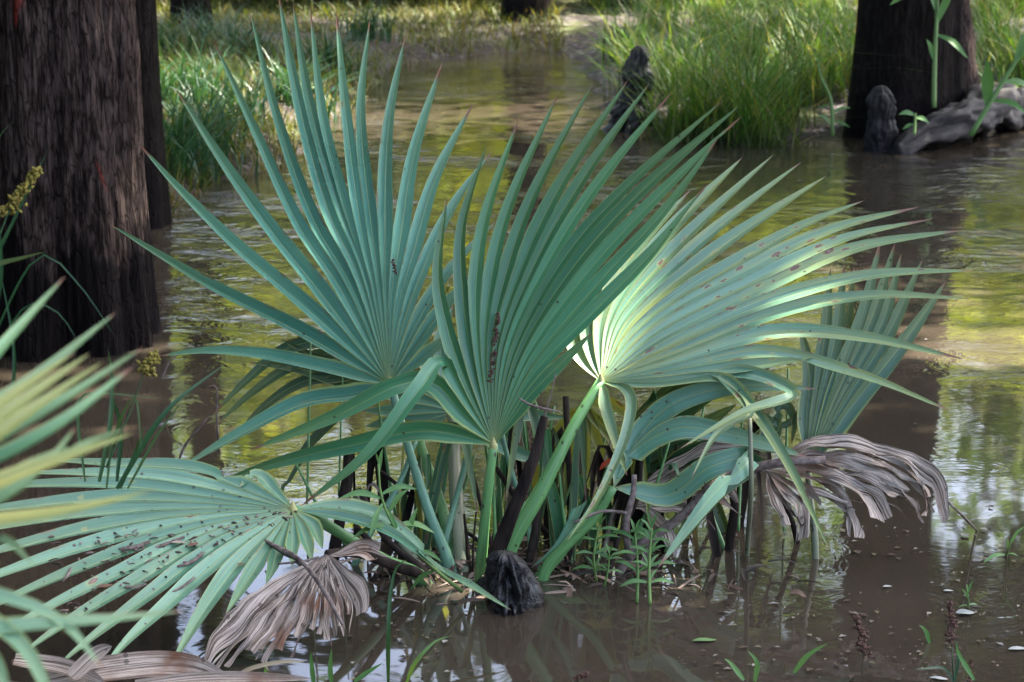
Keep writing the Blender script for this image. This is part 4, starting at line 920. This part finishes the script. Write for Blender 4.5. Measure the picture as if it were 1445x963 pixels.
def leafthing(label, px, py, z, ln, w, ang, mat, name='fallen_leaf', d=None, cat='leaf', tilt=.0):
    c = W(px, py, z) if d is None else P(px, py, d); e = np.array([math.cos(ang), math.sin(ang), tilt]); s_ = np.array([-math.sin(ang), math.cos(ang), 0]); m = MB(); rows = []
    for i in range(9):
        q = i / 8; h = w * math.sin(math.pi * min(1, q * .98 + .01)) ** .8 * .5
        rows.append([c + e * ln * (q - .5) + s_ * h * k + np.array([0, 0, .004 + .10 * abs(k) * h + .02 * ln * math.sin(q * 5)]) for k in (-1, -.5, 0, .5, 1)])
    m.strip(np.array(rows), [-1, -.5, 0, .5, 1], np.linspace(0, 1, 9), np.linspace(0, .1, 9), rnd.random())
    return tag(m.build(name, M[mat], org=c), label, cat)
leafthing('bright red leaf caught between the stalks', 855, 657, 0, .035, .02, .6, 'redleaf', d=4.5, tilt=.7)
leafthing('brown curled leaf on the low pale fan', 148, 830, 0, .035, .018, .5, 'brownleaf', d=low_d(148, 830) - .01)
leafthing('small reddish-brown leaf near the hub of the low fan', 340, 799, 0, .018, .011, .2, 'brownleaf', d=low_d(340, 799) - .01)
leafthing('pale bark chip beside the twigs on the low fan', 252, 768, 0, .03, .016, .2, 'dead', d=low_d(252, 768) - .01)
leafthing('dark brown leaf beside the pale bark chip', 273, 771, 0, .03, .018, 1.1, 'brownleaf', d=low_d(273, 771) - .01)
leafthing('green pointed leaf floating near the bottom', 994, 906, 0, .05, .018, .15, 'floatleaf', 'floating_leaf')
leafthing('round pale leaf floating under the small weed at lower right', 1362, 867, 0, .04, .03, .1, 'paleleaf', 'floating_leaf')
leafthing('pale leaf floating at the right edge', 1436, 918, 0, .04, .018, .2, 'paleleaf', 'floating_leaf')
leafthing('pale leaf floating beside the grey seed spike', 1338, 836, 0, .022, .012, .1, 'paleleaf', 'floating_leaf')
leafthing('pale oval leaf floating before the silvery frond', 1252, 830, 0, .022, .012, .3, 'paleleaf', 'floating_leaf')
leafthing('pale leaf floating in the bottom right', 1325, 960, 0, .035, .014, -.2, 'paleleaf', 'floating_leaf')
# dead leaves on the near mud
for i, (pts, w, lb_) in enumerate([([(60, 962, 3.45), (160, 942, 3.45), (260, 938, 3.47), (330, 962, 3.45)], .05, 'broad brown dead leaf strip along the bottom left'), ([(100, 955, 3.4), (140, 920, 3.42), (158, 912, 3.42)], .03, 'curled dark dead leaf standing up at bottom left'), ([(190, 965, 3.42), (290, 955, 3.42), (440, 958, 3.42)], .02, 'pale dry strip on the bottom edge'), ([(20, 930, 3.45), (90, 940, 3.45), (150, 965, 3.42)], .03, 'torn dead leaf in the bottom left corner')]):
    q = [P(*p_) for p_ in pts]; m = MB(); m.blade(q, w, unit(np.array([0, -.5, .8])), .4, 18, None, 5, .8, .5); tag(m.build('dead_leaf', M['dead'], org=q[0]), lb_, 'dead leaf')
# litter caught at the waterline between the stalks
m = MB(); g = random.Random(91)
for i in range(260):
    c = W(g.gauss(760, 150), 812 + g.gauss(0, 16)) + np.array([0, 0, g.uniform(-.004, .02)]); a = g.uniform(0, 6.28); L_ = g.uniform(.01, .09); e = np.array([math.cos(a), math.sin(a) * .8, g.gauss(0, .25)]) * L_ * .5
    if i % 3: m.blade([c - e, c + np.array([0, 0, g.uniform(0, .01)]), c + e], g.uniform(.003, .014), np.array([.1, -.5, .8]), .3, 6, g.random(), 4, .7)
    else: m.tube([c - e, c + np.array([0, 0, g.uniform(0, .01)]), c + e], [.0015, .002, .001], n=5, steps=5)
M['litter'] = leaf_mat('waterline_litter', [(.012, .009, .008), (.04, .026, .02), (.12, .075, .05), (.26, .20, .16)], .05, .6)
tag(m.build('plant_litter', M['litter']), 'brown scraps and bits of stem caught at the waterline between the palmetto stalks', 'litter', kind='stuff')
# floating bits
m = MB(); g = np.random.default_rng(77); n = 900
for i in range(n):
    if i >= 820: c = W(g.uniform(240, 1200), g.uniform(120, 420))
    elif i < 620: c = W(g.uniform(480, 1445), g.uniform(740, 963))
    else: c = W(g.uniform(240, 1445), g.uniform(440, 760))
    if nz(c[0], c[1], 2.6, 4.0) < (-.05 if i < 820 else -.6): continue
    a = g.uniform(0, 6.28); L_ = abs(g.normal(.004, .003)) + .002 + (.012 if i >= 820 else 0); w = L_ * g.uniform(.3, .8); e = np.array([math.cos(a), math.sin(a), 0]) * L_; s_ = np.array([-math.sin(a), math.cos(a), 0]) * w; b = len(m.v)
    m.v += [(c + q + np.array([0, 0, z])).tolist() for q, z in ((-e, .004), (s_, .006), (e, .004), (-s_, .006))]; m.f.append((b, b + 1, b + 2, b + 3)); m.a += [(0, 0, 0, g.random())] * 4
M['bits'] = leaf_mat('floating_bits', [(.02, .014, .01), (.05, .03, .02), (.10, .085, .04), (.24, .23, .21)], .0, .5)
tag(m.build('floating_debris', M['bits'], smooth_=False), 'specks of leaf and bark floating on the muddy water', 'debris', kind='stuff')

# ------------------------------------------------------------------ light, camera
w = bpy.data.worlds.new('World'); scene.world = w; w.use_nodes = True
nt = w.node_tree; bg = nt.nodes['Background']; sky = nt.nodes.new('ShaderNodeTexSky'); sky.sky_type = 'NISHITA'; sky.sun_disc = False
sky.sun_elevation = math.asin(SUN[2]); sky.sun_rotation = math.atan2(SUN[0], SUN[1]); sky.air_density = .75; sky.dust_density = 4.5; sky.ozone_density = .4
nt.links.new(sky.outputs[0], bg.inputs[0]); bg.inputs[1].default_value = .12
sl = bpy.data.lights.new('sun', 'SUN'); sl.energy = 4.0; sl.angle = math.radians(.53); sl.color = (1, .93, .80)
so = bpy.data.objects.new('sun', sl); C.objects.link(so); so.rotation_euler = Vector(SUN.tolist()).to_track_quat('Z', 'Y').to_euler()
cd = bpy.data.cameras.new('camera'); cam = bpy.data.objects.new('camera', cd); C.objects.link(cam); scene.camera = cam
cam.location = CAM.tolist(); cam.rotation_euler = (math.pi / 2 - PITCH, 0, 0)
cd.sensor_width = 36; cd.lens = FPX * 36 / 1445; cd.clip_end = 500; cd.clip_start = .05
cd.dof.use_dof = True; cd.dof.focus_distance = 4.25; cd.dof.aperture_fstop = 9.0; cd.dof.aperture_blades = 8
vs = scene.view_settings; vs.view_transform = 'Standard'; vs.look = 'None'; vs.gamma = 1; vs.exposure = 3.2
scene.render.engine = 'CYCLES'; cy = scene.cycles
cy.use_denoising = True; cy.max_bounces = 7; cy.diffuse_bounces = 3; cy.glossy_bounces = 3; cy.transmission_bounces = 4; cy.caustics_reflective = False; cy.caustics_refractive = False
cy.sample_clamp_indirect = 4.0
